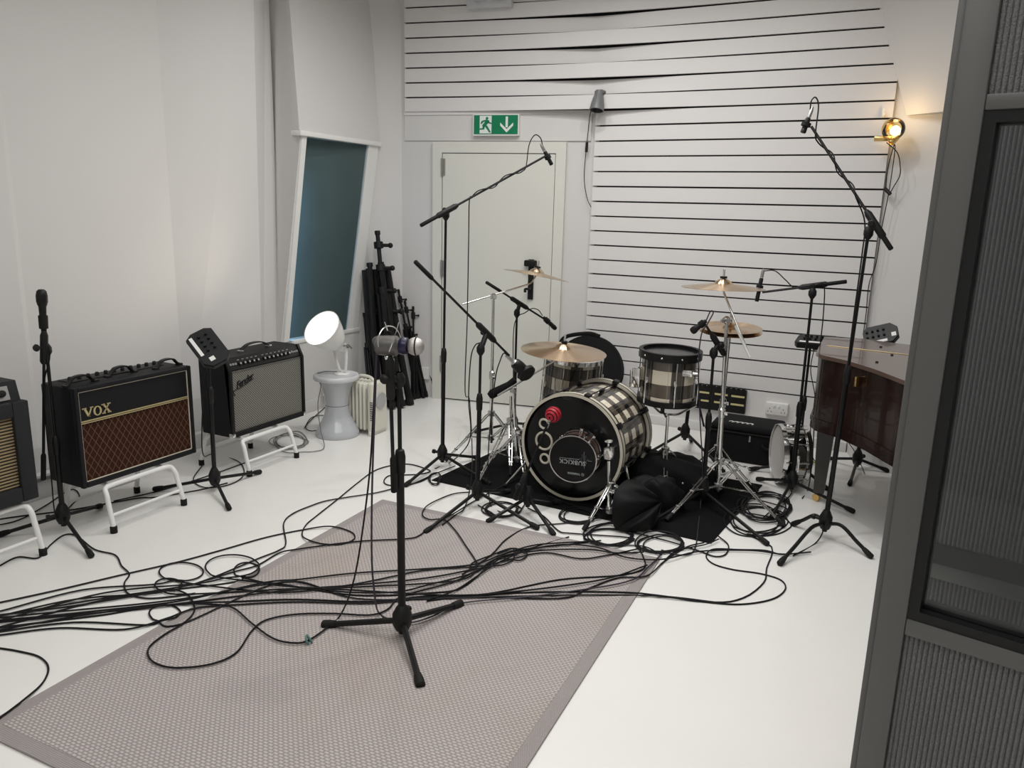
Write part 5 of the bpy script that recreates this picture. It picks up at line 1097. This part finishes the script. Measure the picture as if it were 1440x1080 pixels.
# ================================================================== SOUND SCREENS (foreground right)
def screen(label, P, W, z_lo, z_hi, rails, window, cm, stile=0.0735, depth=0.09):
    e = V((0.979, -0.204, 0)).normalized(); n = V((-e.y, e.x, 0)) * 1.0; n = V((0.204, 0.979, 0)).normalized()
    t = thing('sound_screen', label, 'screen', V((P.x, P.y, 0)), 'grey framed acoustic screens'); R = Matrix((e, n, V((0, 0, 1)))).transposed()
    bx = lambda b, s0, s1, z0, z1, d0, d1, bev=0.0: b.box(V((P.x, P.y, 0)) + e * (s0 + s1) / 2 + n * (d0 + d1) / 2 + V((0, 0, (z0 + z1) / 2)), (s1 - s0, d1 - d0, z1 - z0), R, bev=bev)
    for s in (0, W - stile):
        o_ = 0.017; part(t, 'stile', bx(MB(), s + (o_ if s == 0 else 0), s + stile - (0 if s == 0 else o_), 0.002, z_hi, 0, depth, 0.004), GFRAME)
        part(t, 'edge_bead', bx(MB(), s + 0.002 if s == 0 else s + stile - o_, s + o_ if s == 0 else s + stile - 0.002, 0.002, z_hi, 0.014, depth - 0.004, 0.003), GFRAME)
    zs = [z_lo] + [z for r_ in rails for z in r_] + [z_hi]
    for (a, b_) in rails + [(0.05, 0.13), (z_hi - 0.06, z_hi)]:
        part(t, 'rail', bx(MB(), stile, W - stile, a, b_, 0.002, depth - .002, 0.003), GFRAME)
    zz = sorted(rails + [(0.05, 0.13), (z_hi - 0.06, z_hi)])
    for i in range(len(zz) - 1):
        a, b_ = zz[i][1], zz[i + 1][0]
        if window and abs(a - window[0]) < 0.02 and abs(b_ - window[1]) < 0.02:
            g_ = 0.022; b = MB(); bx(b, stile, stile + g_, a, b_, 0.006, depth - .006); bx(b, W - stile - g_, W - stile, a, b_, 0.006, depth - .006); bx(b, stile + g_, W - stile - g_, a, a + g_, 0.006, depth - .006); bx(b, stile + g_, W - stile - g_, b_ - g_, b_, 0.006, depth - .006)
            wf = part(t, 'window_frame', b, PLAS)
            b = MB(); bx(b, stile + g_, W - stile - g_, a + g_, b_ - g_, 0.03, 0.036); part(wf, 'glass_pane', b, GLASS)
        else:
            # ribbed carpet: every rib has its own relief
            pit = 0.0098; k = int((W - 2 * stile) / pit); b = MB(); 
            for j in range(k):
                s0 = stile + j * pit; c0 = V((P.x, P.y, 0)) + e * s0
                prof = [(0, 0.016), (0.18, 0.0115), (0.5, 0.0095), (0.82, 0.0115), (1.0, 0.016)]
                vs = []
                for zq in (a, b_):
                    for (u_, d_) in prof: vs.append(c0 + e * u_ * pit + n * d_ + V((0, 0, zq)))
                b.add(vs, [(q, q + 1, q + 6, q + 5) for q in range(4)])
            part(t, 'ribbed_carpet', b, cm)
            part(t, 'backing_board', bx(MB(), stile, W - stile, a, b_, 0.018, depth - 0.01), PLAS)
    return t
KS = 1.25
P1 = V((0.0297, 1.4077, 0)) * KS; zk = lambda z: CAMH + (z - CAMH) * KS
screen('near grey framed acoustic screen with glass window at right frame edge', P1, 1.0, 0.1, 2.35, [(zk(0.895), zk(0.925)), (zk(1.764), zk(1.787))], (zk(0.925), zk(1.764)), CARP)
P2 = V((0, 0, 0)); dd_ = 0.42
_p = P1 + V((0.204, 0.979, 0)) * dd_; q = ray(1276, 540); e_ = V((0.979, -0.204, 0)); P2 = PL(1276, 540, _p, e_); P2.z = 0
zr = PL(1310, 790, _p, e_).z; zr2 = PL(1310, 813, _p, e_).z; zb_ = PL(1310, 763, _p, e_).z
sc2 = screen('second grey carpeted acoustic screen seen through the glass of the near one', P2, 1.15, 0.1, 2.3, [(zr2, zr)], None, CARPD)
b = MB(); n_ = V((0.204, 0.979, 0)); b.box(P2 + e_ * 0.575 + n_ * 0.012 + V((0, 0, (zr + zb_) / 2)), (1.0, 0.03, zb_ - zr), Matrix((e_, n_, V((0, 0, 1)))).transposed()); part(sc2, 'black_bar', b, PLAS)

# ================================================================== THINGS ON THE WALLS
def exit_sign():
    s0_, s1_ = sof(668, 176), sof(732, 176); z0, z1 = 2.165, 2.325; t = thing('exit_sign', 'green emergency exit sign with running figure above the cream door', 'sign', dp((s0_ + s1_) / 2, z0))
    part(t, 'case', dbox(s0_, s1_, z0, z1, 0.012, 0.05), WPL)
    part(t, 'green_face', dbox(s0_ + 0.008, s1_ - 0.008, z0 + 0.010, z1 - 0.008, 0.05, 0.052), GRN)
    Wd, Hd = s1_ - s0_, z1 - z0; f = lambda u_, v_: dp(s0_ + u_ * Wd, z0 + v_ * Hd, 0.0522); th = V((dn.x, dn.y, 0)) * 0.0015
    pg = lambda b, pts: b.prism([f(*p) for p in pts], th)
    b = MB(); pg(b, [(0.15, 0.10), (0.41, 0.10), (0.41, 0.92), (0.15, 0.92)]); dw = part(t, 'door_pictogram', b, SIGNW)
    th2 = th * 1.0; b = MB(); off = th * 1.1
    def poly(pts): b.prism([f(*p) + off for p in pts], th * 0.6)
    cc = f(0.31, 0.80) + off; b.lathe([(0, 0), (0.011, 0), (0.011, 0.001), (0, 0.001)], cc, dn, 16)
    for pts in ([(0.22, 0.70), (0.30, 0.74), (0.36, 0.70), (0.36, 0.62), (0.26, 0.40), (0.20, 0.46), (0.27, 0.64), (0.23, 0.63), (0.20, 0.54), (0.17, 0.55), (0.19, 0.67)], [(0.34, 0.68), (0.37, 0.62), (0.42, 0.58), (0.42, 0.53), (0.35, 0.56), (0.32, 0.62)], [(0.26, 0.44), (0.31, 0.48), (0.35, 0.34), (0.40, 0.14), (0.36, 0.14), (0.31, 0.30)], [(0.22, 0.46), (0.27, 0.42), (0.25, 0.28), (0.15, 0.27), (0.15, 0.33), (0.21, 0.34)]):
        poly(pts)
    part(dw, 'running_figure', b, GRN)
    b = MB(); pg(b, [(0.715, 0.88), (0.765, 0.88), (0.765, 0.38), (0.715, 0.38)]); pg(b, [(0.74, 0.14), (0.60, 0.46), (0.60, 0.60), (0.74, 0.30)]); pg(b, [(0.74, 0.14), (0.74, 0.30), (0.88, 0.60), (0.88, 0.46)]); part(t, 'down_arrow', b, SIGNW)
exit_sign()
def emergency_unit():
    s0_, s1_ = sof(662, 5), sof(724, 5); z0 = 3.08; t = thing('emergency_light', 'white boxy emergency light on the upper planks cut by the top edge', 'light', dp((s0_ + s1_) / 2, z0))
    part(t, 'housing', dbox(s0_, s1_, z0, z0 + 0.16, 0.03, 0.10), pm('pale_grey_plastic', (0.62, 0.63, 0.65), 0.35))
    for k in (0.25, 0.75):
        q = dp(s0_ + (s1_ - s0_) * k, z0 + 0.10, 0.115); part(t, 'lamp_head', MB().lathe([(0.02, -0.03), (0.05, -0.02), (0.055, 0.02), (0.045, 0.03), (0, 0.032)], q, dn + V((0, 0, -0.3)), 20), pm('silver_reflector', (0.6, 0.6, 0.62), 0.2, 0.6))
emergency_unit()
def clamp_speaker():
    c = AY(841, 142, 5.63); t = thing('wall_spot', 'grey cone shaped wall spot on the planks above the door corner', 'lamp', c)
    ax = V((-0.02, -0.25, -1)).normalized(); part(t, 'cone', MB().lathe([(0, -0.075), (0.028, -0.075), (0.030, -0.05), (0.040, -0.02), (0.050, 0.03), (0.055, 0.07), (0.050, 0.072), (0.040, 0.02), (0, 0.0)], c, ax, 28), pm('mid_grey_paint', (0.16, 0.165, 0.17), 0.4))
    part(t, 'inner_cone', MB().lathe([(0.048, 0.068), (0.03, 0.04), (0.012, 0.03), (0, 0.065)], c, ax, 24), BLK)
    b = MB(); b.box(c + V((0, 0.06, 0.07)), (0.05, 0.10, 0.025), bev=0.004); b.box(c + V((0, 0.025, 0.06)), (0.07, 0.03, 0.03), bev=0.004); part(t, 'bracket', b, GREYM)
clamp_speaker()
def bulb_lamp():
    c = PL(1269, 184, RC, RDIR) + V((-0.05, -0.12, 0)); t = thing('wall_bulb_lamp', 'round gold bulb lamp glowing on the right wall corner', 'lamp', c)
    hz = c + V((-0.055, 0.03, -0.055))
    b = MB(); b.lathe([(0.018, -0.03), (0.024, -0.025), (0.024, 0.02), (0.018, 0.03)], c + V((0.01, 0, -0.062)), (0.6, 0.2, 0.8), 16); b.box(hz, (0.10, 0.03, 0.03), bev=0.004); part(t, 'holder', b, GOLD)
    g_ = part(t, 'bulb_glass', MB().sphere(c, 0.068, 28, 18), GLASSB); part(g_, 'filament', MB().sphere(c + V((0.012, -0.015, -0.012)), 0.030, 16, 10), BULBW, 'glowing warm filament')
    part(g_, 'mirror_crown', MB().lathe([(0.0685 * math.sin(a), 0.0685 * math.cos(a)) for a in [0.001 + i * 0.14 for i in range(8)]], c, (-0.85, 0.25, 0.45), 24), GOLD)
    l = bpy.data.lights.new('bulb_light', 'POINT'); l.energy = 1.1; l.color = (1, 0.66, 0.32); l.shadow_soft_size = 0.03; lo = bpy.data.objects.new('bulb_light', l); COL.objects.link(lo); lo.location = c + V((0.01, -0.05, 0.075))
    return c
bc = bulb_lamp()
h_ = AY(1242, 160, 5.70); b = MB(); b.cyl(h_ + V((0, 0.02, 0.0)), h_ + V((0, -0.02, -0.005)), 0.012); b.tube(spline([h_ + V((0, -0.015, 0.03)), h_ + V((0, -0.02, -0.01)), h_ + V((0, -0.03, -0.02)), h_ + V((0, -0.04, -0.005))], 5), 0.007, 8); solo('wall_hook', 'small white hook on the planked wall near the gold bulb', 'hook', b, WHT)

# ================================================================== CABLES
GK = 'black audio cables trailing over the floor'
NC = [0]
def on_floor(px, py, lift):
    g = G(px, py); z = 0.0; q = g - rc; q = V((q.x * math.cos(-rot) - q.y * math.sin(-rot), q.x * math.sin(-rot) + q.y * math.cos(-rot), 0)) + rc
    if rx0 - .02 < q.x < rx1 + .02 and ry0 - .02 < q.y < ry1 + .02: z = RZ
    a, b_ = m1 - m0, m3 - m0; r_ = g - m0; u = r_.dot(a) / a.dot(a); v_ = r_.dot(b_) / b_.dot(b_)
    if -.02 < u < 1.02 and -.02 < v_ < 1.02: z = max(z, MZ)
    return V((g.x, g.y, z + lift))
def cable(label, px, lead=None, tail=None, r=0.0036, m=CABM, group=GK, k=7):
    NC[0] += 1; lift = r + 0.0005 + (NC[0] % 5) * 0.0016
    pts = ([V(p) for p in lead] if lead else []) + [on_floor(x, y, lift) for x, y in px] + ([V(p) for p in tail] if tail else [])
    b = MB(); b.tube(spline(pts, k), r, 6)
    return solo('cable', label, 'cable', b, m, group)
def coil(label, cx, cy, rx, ry, turns, seed, m=CABM, lead=None, tail=None, r=0.0036):
    rnd = random.Random(seed); px = []; n = 12
    dx = dy = 0; sx = sy = 1
    for i in range(int(turns * n) + 1):
        if i % n == 0: dx, dy, sx, sy = rnd.uniform(-.16, .16) * rx, rnd.uniform(-.2, .2) * ry, rnd.uniform(0.8, 1.1), rnd.uniform(0.8, 1.15)
        a = 2 * math.pi * i / n; px.append((cx + dx + rx * sx * math.cos(a), cy + dy + ry * sy * math.sin(a)))
    return cable(label, (lead or []) + px + (tail or []), r=r, m=m, k=4)
cable('cable from left edge making a long loop past the rug to the tall door stand', [(-30, 854), (0, 849), (83, 831), (167, 811), (250, 792), (312, 775), (375, 757), (429, 746), (465, 744), (494, 752), (498, 762), (480, 769), (456, 769), (436, 764), (425, 754), (430, 740), (445, 727), (474, 704), (502, 681), (527, 663), (554, 655), (576, 654), (595, 659), (605, 664), (590, 668), (570, 669), (548, 670), (540, 677), (545, 683), (565, 684), (590, 679), (606, 671)])
cable('cable from left edge curving up in an S beside the rug towards the door stand', [(-30, 872), (0, 868), (60, 858), (150, 843), (250, 828), (292, 817), (362, 788), (392, 776), (402, 766), (399, 738), (412, 724), (440, 712), (459, 706), (488, 701), (527, 695), (552, 689), (580, 682), (610, 670), (640, 658)])
cable('cable at the front of the bundle rising along the rug to the kick drum coil', [(-30, 876), (0, 872), (83, 863), (208, 851), (292, 842), (375, 824), (421, 820), (500, 811), (583, 806), (665, 799), (705, 785), (748, 772), (790, 768), (835, 766)])
cable('cable in the bundle dipping across the rug to the right kick coil', [(-30, 880), (0, 876), (104, 866), (250, 849), (333, 834), (417, 824), (458, 835), (500, 839), (560, 838), (603, 828), (665, 811), (705, 788), (766, 779), (827, 778), (868, 783), (905, 779)])
cable('cable in the bundle running level behind the centre stand foot', [(-30, 889), (0, 884), (62, 876), (146, 866), (233, 852), (333, 850), (417, 847), (520, 850), (603, 842), (685, 839), (787, 819), (868, 813), (905, 803), (903, 783), (895, 768)])
cable('lowest cable in the left bundle crossing the rug to its right edge', [(-30, 899), (0, 895), (83, 885), (175, 887), (233, 875), (275, 860), (333, 855), (417, 851), (520, 853), (600, 845), (665, 843), (787, 846), (827, 832), (868, 817), (909, 814), (935, 790), (965, 771), (990, 766)])
cable('cable ending in the big open loop lying on the rug front left', [(-30, 871), (0, 867), (100, 855), (190, 840), (235, 831), (260, 836), (271, 848), (273, 866), (258, 882), (233, 897), (211, 915), (210, 930), (225, 941), (254, 945), (300, 939), (333, 923), (354, 893), (375, 877), (417, 869), (470, 868), (520, 870), (545, 862), (560, 846), (590, 836), (640, 822), (680, 801), (720, 780), (790, 771), (845, 762)])
kL = cable('cable with a teal tie ring rising from the rug to the silver microphone', [(-30, 893), (0, 889), (110, 869), (210, 856), (262, 852), (283, 855), (325, 859), (354, 882), (383, 903), (410, 910), (433, 907), (462, 887), (478, 872)], tail=[D(492, 835, cb, .02), D(503, 790, cb, .03), D(514, 715, cb, .03), D(521, 650, cb, .03), D(526, 560, cb, .02), D(529, 505, cb, 0.0), D(536, 476, cb, 0.0), D(546, 466, cb, 0), D(552, 474, cb, 0)])
b = MB(); q = on_floor(433, 907, 0.012); b.torus(q, (0.8, 0.5, 0.3), 0.017, 0.004, 20, 6); b.torus(q + V((0.004, 0.006, 0.0)), (0.4, 0.8, 0.3), 0.015, 0.0035, 20, 6)
part(kL, 'cable_tie', b, TEAL, 'teal velcro tie ring')
cable('cable hanging straight down the front of the centre stand', [(533, 868), (545, 876), (575, 882), (610, 872), (650, 854), (760, 843), (880, 824), (912, 802), (930, 782)], lead=[D(530, 495, cb, -.02), D(529, 520, cb, -.02), D(526, 600, cb, -.03), D(523, 700, cb, -.05), D(523, 790, cb, -.06), D(528, 845, cb, -.04)], m=PURP)
cable('cable curling from left edge over the bare floor at front left', [(-25, 1032), (0, 1015), (33, 990), (60, 962), (68, 940), (55, 925), (25, 917), (0, 913), (-30, 909)])
cable('cable from the left vocal stand wandering to the loops by the rug corner', [(-30, 812), (0, 797), (25, 785), (54, 786), (71, 768), (90, 754), (108, 755), (133, 774), (162, 782), (171, 797), (182, 809), (175, 822), (180, 836), (205, 843), (240, 841), (275, 836)])
for i, (cx, cy, rx_, ry_, lb_) in enumerate([(255, 806, 31, 13, 'upper left small loop of cable beside the rug corner'), (237, 825, 19, 9, 'smallest loop of cable left of the rug edge'), (327, 800, 38, 17, 'wide round loop of cable at the rug edge'), (347, 804, 18, 12, 'narrow loop of cable at the rug edge right of the wide one'), (232, 864, 22, 12, 'low loop of cable below the bundle at left')]):
    px = [(-30, 866 + 7 * i), (0, 862 + 7 * i), (cx * 0.45, (cy + 858) / 2 + 4 * i), (cx - rx_ * 1.3, cy + ry_ * 1.4)] + [(cx + rx_ * math.cos(a), cy + ry_ * math.sin(a)) for a in [math.pi * 0.6 - k * 0.55 for k in range(12)]] + [(cx + rx_ * 1.1, cy + ry_ * 1.5), (400, 838 - 4 * i), (500, 826 + 5 * i)] + [[(600, 806), (680, 800), (760, 782), (815, 790), (850, 786), (905, 772)], [(640, 822), (672, 806), (700, 790), (730, 793), (741, 783), (722, 776), (700, 784)], [(640, 843), (740, 836), (850, 820), (910, 800)], [(600, 838), (650, 830), (690, 797), (720, 783), (800, 756)], [(620, 846), (720, 843), (830, 841), (930, 840), (1010, 849)]][i]
    cable(lb_, px)
cable('cable crossing the far half of the rug from the loops to the slanted stand', [(280, 821), (330, 806), (362, 797), (392, 780), (417, 777), (500, 766), (571, 762), (590, 757), (606, 744), (640, 725), (664, 708), (700, 690), (730, 676)])
cable('cable making a hook behind the far rug edge left of the slanted stand', [(661, 694), (640, 696), (620, 703), (600, 716), (594, 728), (604, 735), (624, 735), (640, 750), (655, 772), (667, 790), (671, 800), (662, 806), (664, 797), (690, 786), (720, 776), (722, 790), (708, 799), (680, 803), (600, 818), (500, 828), (400, 836), (200, 858), (0, 878), (-30, 881)])
cable('cable spanning the rug below its far edge to the right coils', [(600, 850), (640, 836), (672, 815), (700, 797), (740, 780), (790, 771), (840, 775), (880, 789), (930, 792), (985, 778), (1057, 777), (1100, 782), (1140, 779)])
cable('long cable loop on the bare floor right of the rug', [(600, 849), (650, 843), (720, 838), (800, 836), (880, 837), (930, 839), (985, 847), (1040, 851), (1085, 844), (1104, 830), (1098, 817), (1070, 808), (1030, 802), (1003, 794), (993, 783), (1003, 775), (1040, 774), (1075, 775), (1095, 780), (1112, 780)])
cable('cable leaving the right kick coil over the rug corner', [(930, 795), (945, 780), (965, 772), (985, 777), (1005, 784), (1020, 781), (1024, 768), (1010, 757)])
coil('coiled cable on the floor in front of the black drum bag', 858, 756, 32, 15, 5.2, 1, lead=[(742, 716), (765, 728), (785, 748), (805, 752)], tail=[(905, 770), (930, 785)])
coil('coiled cable on the floor at the front corner of the drum mat', 926, 766, 32, 13, 4.2, 2, lead=[(880, 748)], tail=[(990, 770), (1010, 762)])
coil('coiled cable on the floor below the hi-hat microphone stand', 1076, 716, 34, 18, 6.3, 3, lead=[(1040, 700)], tail=[(1110, 700), (1112, 690)])
coil('wide coil of cable around the right boom stand foot', 1066, 735, 40, 20, 4.4, 4, lead=[(1030, 720)], tail=[(1085, 770), (1078, 800), (1074, 820), (1045, 842), (1000, 848), (900, 838)])
coil('coiled cable at the foot of the low kick microphone stand', 812, 726, 26, 10, 3.2, 5, lead=[(770, 700)], tail=[(785, 738), (745, 742), (712, 762), (690, 785), (650, 812)])
coil('coiled cable between the two stands before the bass drum', 706, 717, 26, 10, 3.4, 6, lead=[(745, 700)], tail=[(690, 722), (672, 712)])
coil('small coil of cable under the tall door stand', 612, 676, 9, 9, 2.2, 7)
# hanging cables
def vine(label, pts, r=0.0034, m=CABM, floor=None):
    NC[0] += 1; b = MB(); b.tube(spline(pts, 7), r, 6); return solo('cable', label, 'cable', b, m, 'black cables hanging from the microphone stands')
def wrapped(a, c, n, rad, k0=0.12, k1=0.9):
    a, c = V(a), V(c); u, v_, w_ = frame(c - a); return [a.lerp(c, k0 + (k1 - k0) * i / (n * 5)) + (u * math.cos(i * 2 * math.pi / 5) + v_ * math.sin(i * 2 * math.pi / 5)) * rad for i in range(n * 5 + 1)]
w_ = wrapped(oa, oc, 2, 0.014, 0.40, 0.84)
vine('cable wound round the left high boom and dropping before the door', [D(763, 205, ob_, 0.35), D(760, 194, ob_, .35), D(752, 190, ob_, .34), D(744, 204, ob_, .32)] + w_[::-1] + [D(660, 283, ob_, 0.06), D(659, 340, ob_, 0.05), D(657, 450, ob_, 0.04), D(654, 550, ob_, 0.02), on_floor(660, 600, .2), D(664, 655, ob_, -.1), on_floor(655, 712, .01), on_floor(640, 728, .006), on_floor(622, 742, .006)])
vine('cable looping down from the pivot of the slanted boom stand', [st5 + V((0, 0, 0.02)), D(668, 486, sb5, 0), D(662, 505, sb5, 0.02), D(659, 560, sb5, 0.02), D(662, 600, sb5, 0.02), D(660, 620, sb5, .03), D(650, 636, sb5, .1), on_floor(632, 652, .006), on_floor(612, 660, .006)])
ra_, rc_ = D(1253, 350, rb, -0.10), D(1141, 178, rb, 0.22)
vine('cable wound round the right high boom and running down its stand', [D(1139, 157, rb, .23), D(1141, 142, rb, .23), D(1147, 137, rb, .23), D(1151, 150, rb, .22)] + wrapped(ra_, rc_, 2, 0.013, 0.42, 0.93)[::-1] + [D(1216, 312, rb, .02), D(1212, 360, rb, -.01), D(1200, 450, rb, -.01), D(1184, 580, rb, -.01), D(1172, 680, rb, -.01), D(1161, 735, rb, -.03), on_floor(1148, 764, .006), on_floor(1115, 783, .006)])
vine('cable drooping from the hi-hat boom along its stand to the floor', [D(1075, 381, hb_, .16), D(1090, 381, hb_, .14), D(1105, 394, hb_, .10), D(1118, 405, hb_, .08), D(1140, 404, hb_, .02), D(1158, 400, hb_, 0), D(1158, 440, hb_, -.01), D(1152, 500, hb_, -.02), D(1146, 580, hb_, -.02), D(1142, 650, hb_, -.02), on_floor(1136, 690, .006), on_floor(1128, 702, .006)])
vine('dark red looped cable from the tom microphone down to the mat', [D(993, 451, tb, 0), D(999, 438, tb, 0), D(1003, 440, tb, 0.0), D(995, 455, tb, -.02), D(986, 472, tb, -.02), D(982, 520, tb, -.03), D(985, 600, tb, -.02), D(988, 660, tb, -.02), D(985, 710, tb, -.02), on_floor(982, 740, .006), on_floor(976, 775, .006), on_floor(955, 782, .006), on_floor(930, 775, .006)], m=PURP)
vine('short cable arching from the rear small microphone along its boom', [D(763, 444, b7, .1), D(757, 436, b7, .1), D(748, 434, b7, .08), D(738, 440, b7, .05), D(728, 446, b7, 0.0), D(722, 470, b7, -.02), D(722, 560, b7, -.02), on_floor(722, 640, .01)])
vine('cable arching from the black shock mount back to its boom', [D(713, 499, sb5, .14), D(708, 497, sb5, .12), D(703, 508, sb5, .1), D(697, 530, sb5, .05), D(690, 590, sb5, .02), D(686, 660, sb5, .02), on_floor(690, 712, .006), on_floor(705, 722, .006)])
vine('cable hanging from the left vocal microphone down its stand', [D(62, 472, vb, -.01), D(70, 500, vb, -.02), D(62, 540, vb, -.03), D(65, 600, vb, -.03), D(72, 670, vb, -.03), D(80, 730, vb, -.03), on_floor(100, 712, .006), on_floor(112, 700, .006), on_floor(100, 690, .006), on_floor(60, 715, .006), on_floor(20, 735, .006), on_floor(-40, 745, .006)])
vine('cable dropping from the mixer beside the silver amplifier to a loop on the floor', [mc + V((0, 0, -0.06)), D(287, 540, pb, -.0), D(284, 600, pb, .02), D(286, 640, pb, .03), on_floor(300, 640, .006), on_floor(335, 650, .006), on_floor(343, 668, .006), on_floor(325, 682, .006), on_floor(290, 687, .006), on_floor(272, 676, .006), on_floor(285, 655, .006)])
vine('thin cable looped under the far mixer behind the piano', [D(1236, 500, b11), D(1225, 560, b11), D(1198, 600, b11, .0), D(1190, 615, b11, 0), D(1205, 640, b11, -.05), on_floor(1216, 668, .006)], r=0.0028)
vine('cable hanging from the mixer at left of the piano', [D(1146, 486, b12), D(1140, 520, b12), D(1146, 560, b12, -.02), D(1140, 600, b12, -.02), D(1142, 640, b12), on_floor(1152, 655, .006)], r=0.003)
cable('cable along the wall behind the amplifier stands', [(-40, 738), (20, 728), (100, 718), (190, 702), (220, 700), (280, 690), (320, 680)])
cable('cable under the middle amplifier stand looping to the wall', [(112, 668), (160, 706), (230, 690), (300, 668), (350, 650)][1:])
# grey cords
cable('grey cord of the spot lamp running down to the wall socket', [(443, 636), (425, 637), (405, 638), (392, 632), (385, 620), (398, 612), (420, 608), (432, 620), (425, 630), (400, 634)], lead=[lamp_o + V((-0.03, -0.02, 0.02)), lamp_o + V((-0.12, -0.06, 0.012)), lamp_o + V((-0.185, -0.09, -0.02)), D(451, 540, sb, -.12), D(447, 570, sb, -.14), D(451, 605, sb, -.16), on_floor(456, 631, .01)], r=0.0032, m=GREYC, group='grey cords behind the silver amplifier')
coil('loose coil of grey cord on the floor behind the silver amplifier', 408, 622, 24, 10, 3.2, 9, m=GREYC, r=0.0028)
cable('black cable loop lying left of the grey stool', [(428, 604), (437, 590), (452, 586), (466, 589), (455, 603), (438, 608), (430, 602), (440, 590), (458, 574)], group='grey cords behind the silver amplifier')
# wall cables
def wcab(label, pts, r=0.003, m=CABM): b = MB(); b.tube(spline(pts, 7), r, 6); return solo('cable', label, 'cable', b, m)
q = lambda px, py: AY(px, py, 5.70)
cs = wcab('thin black cord with inline switch hanging from the grey wall spot', [q(836, 150), q(830, 160), q(827, 185), q(825, 205), q(822, 235), q(822, 258), q(826, 280), q(831, 291)])
b = MB(); b.cyl(q(825.5, 200), q(824.5, 214), 0.011); part(cs, 'inline_switch', b, PLAS)
rw = lambda px, py, o=-0.03: PL(px, py, RC + V((o, -0.04, 0)), RDIR)
cs = wcab('black lamp cord with inline switch down the right wall corner', [bc + V((-0.03, 0, -0.08)), rw(1262, 215), rw(1266, 235), rw(1265, 248), rw(1257, 262), rw(1252, 270), rw(1246, 268), rw(1248, 240), rw(1257, 205), rw(1258, 215), rw(1250, 270), rw(1240, 320), rw(1232, 370), rw(1222, 400), rw(1218, 440), rw(1214, 470)])
b = MB(); b.cyl(rw(1244, 265), rw(1252, 273), 0.012); part(cs, 'inline_switch', b, PLAS)
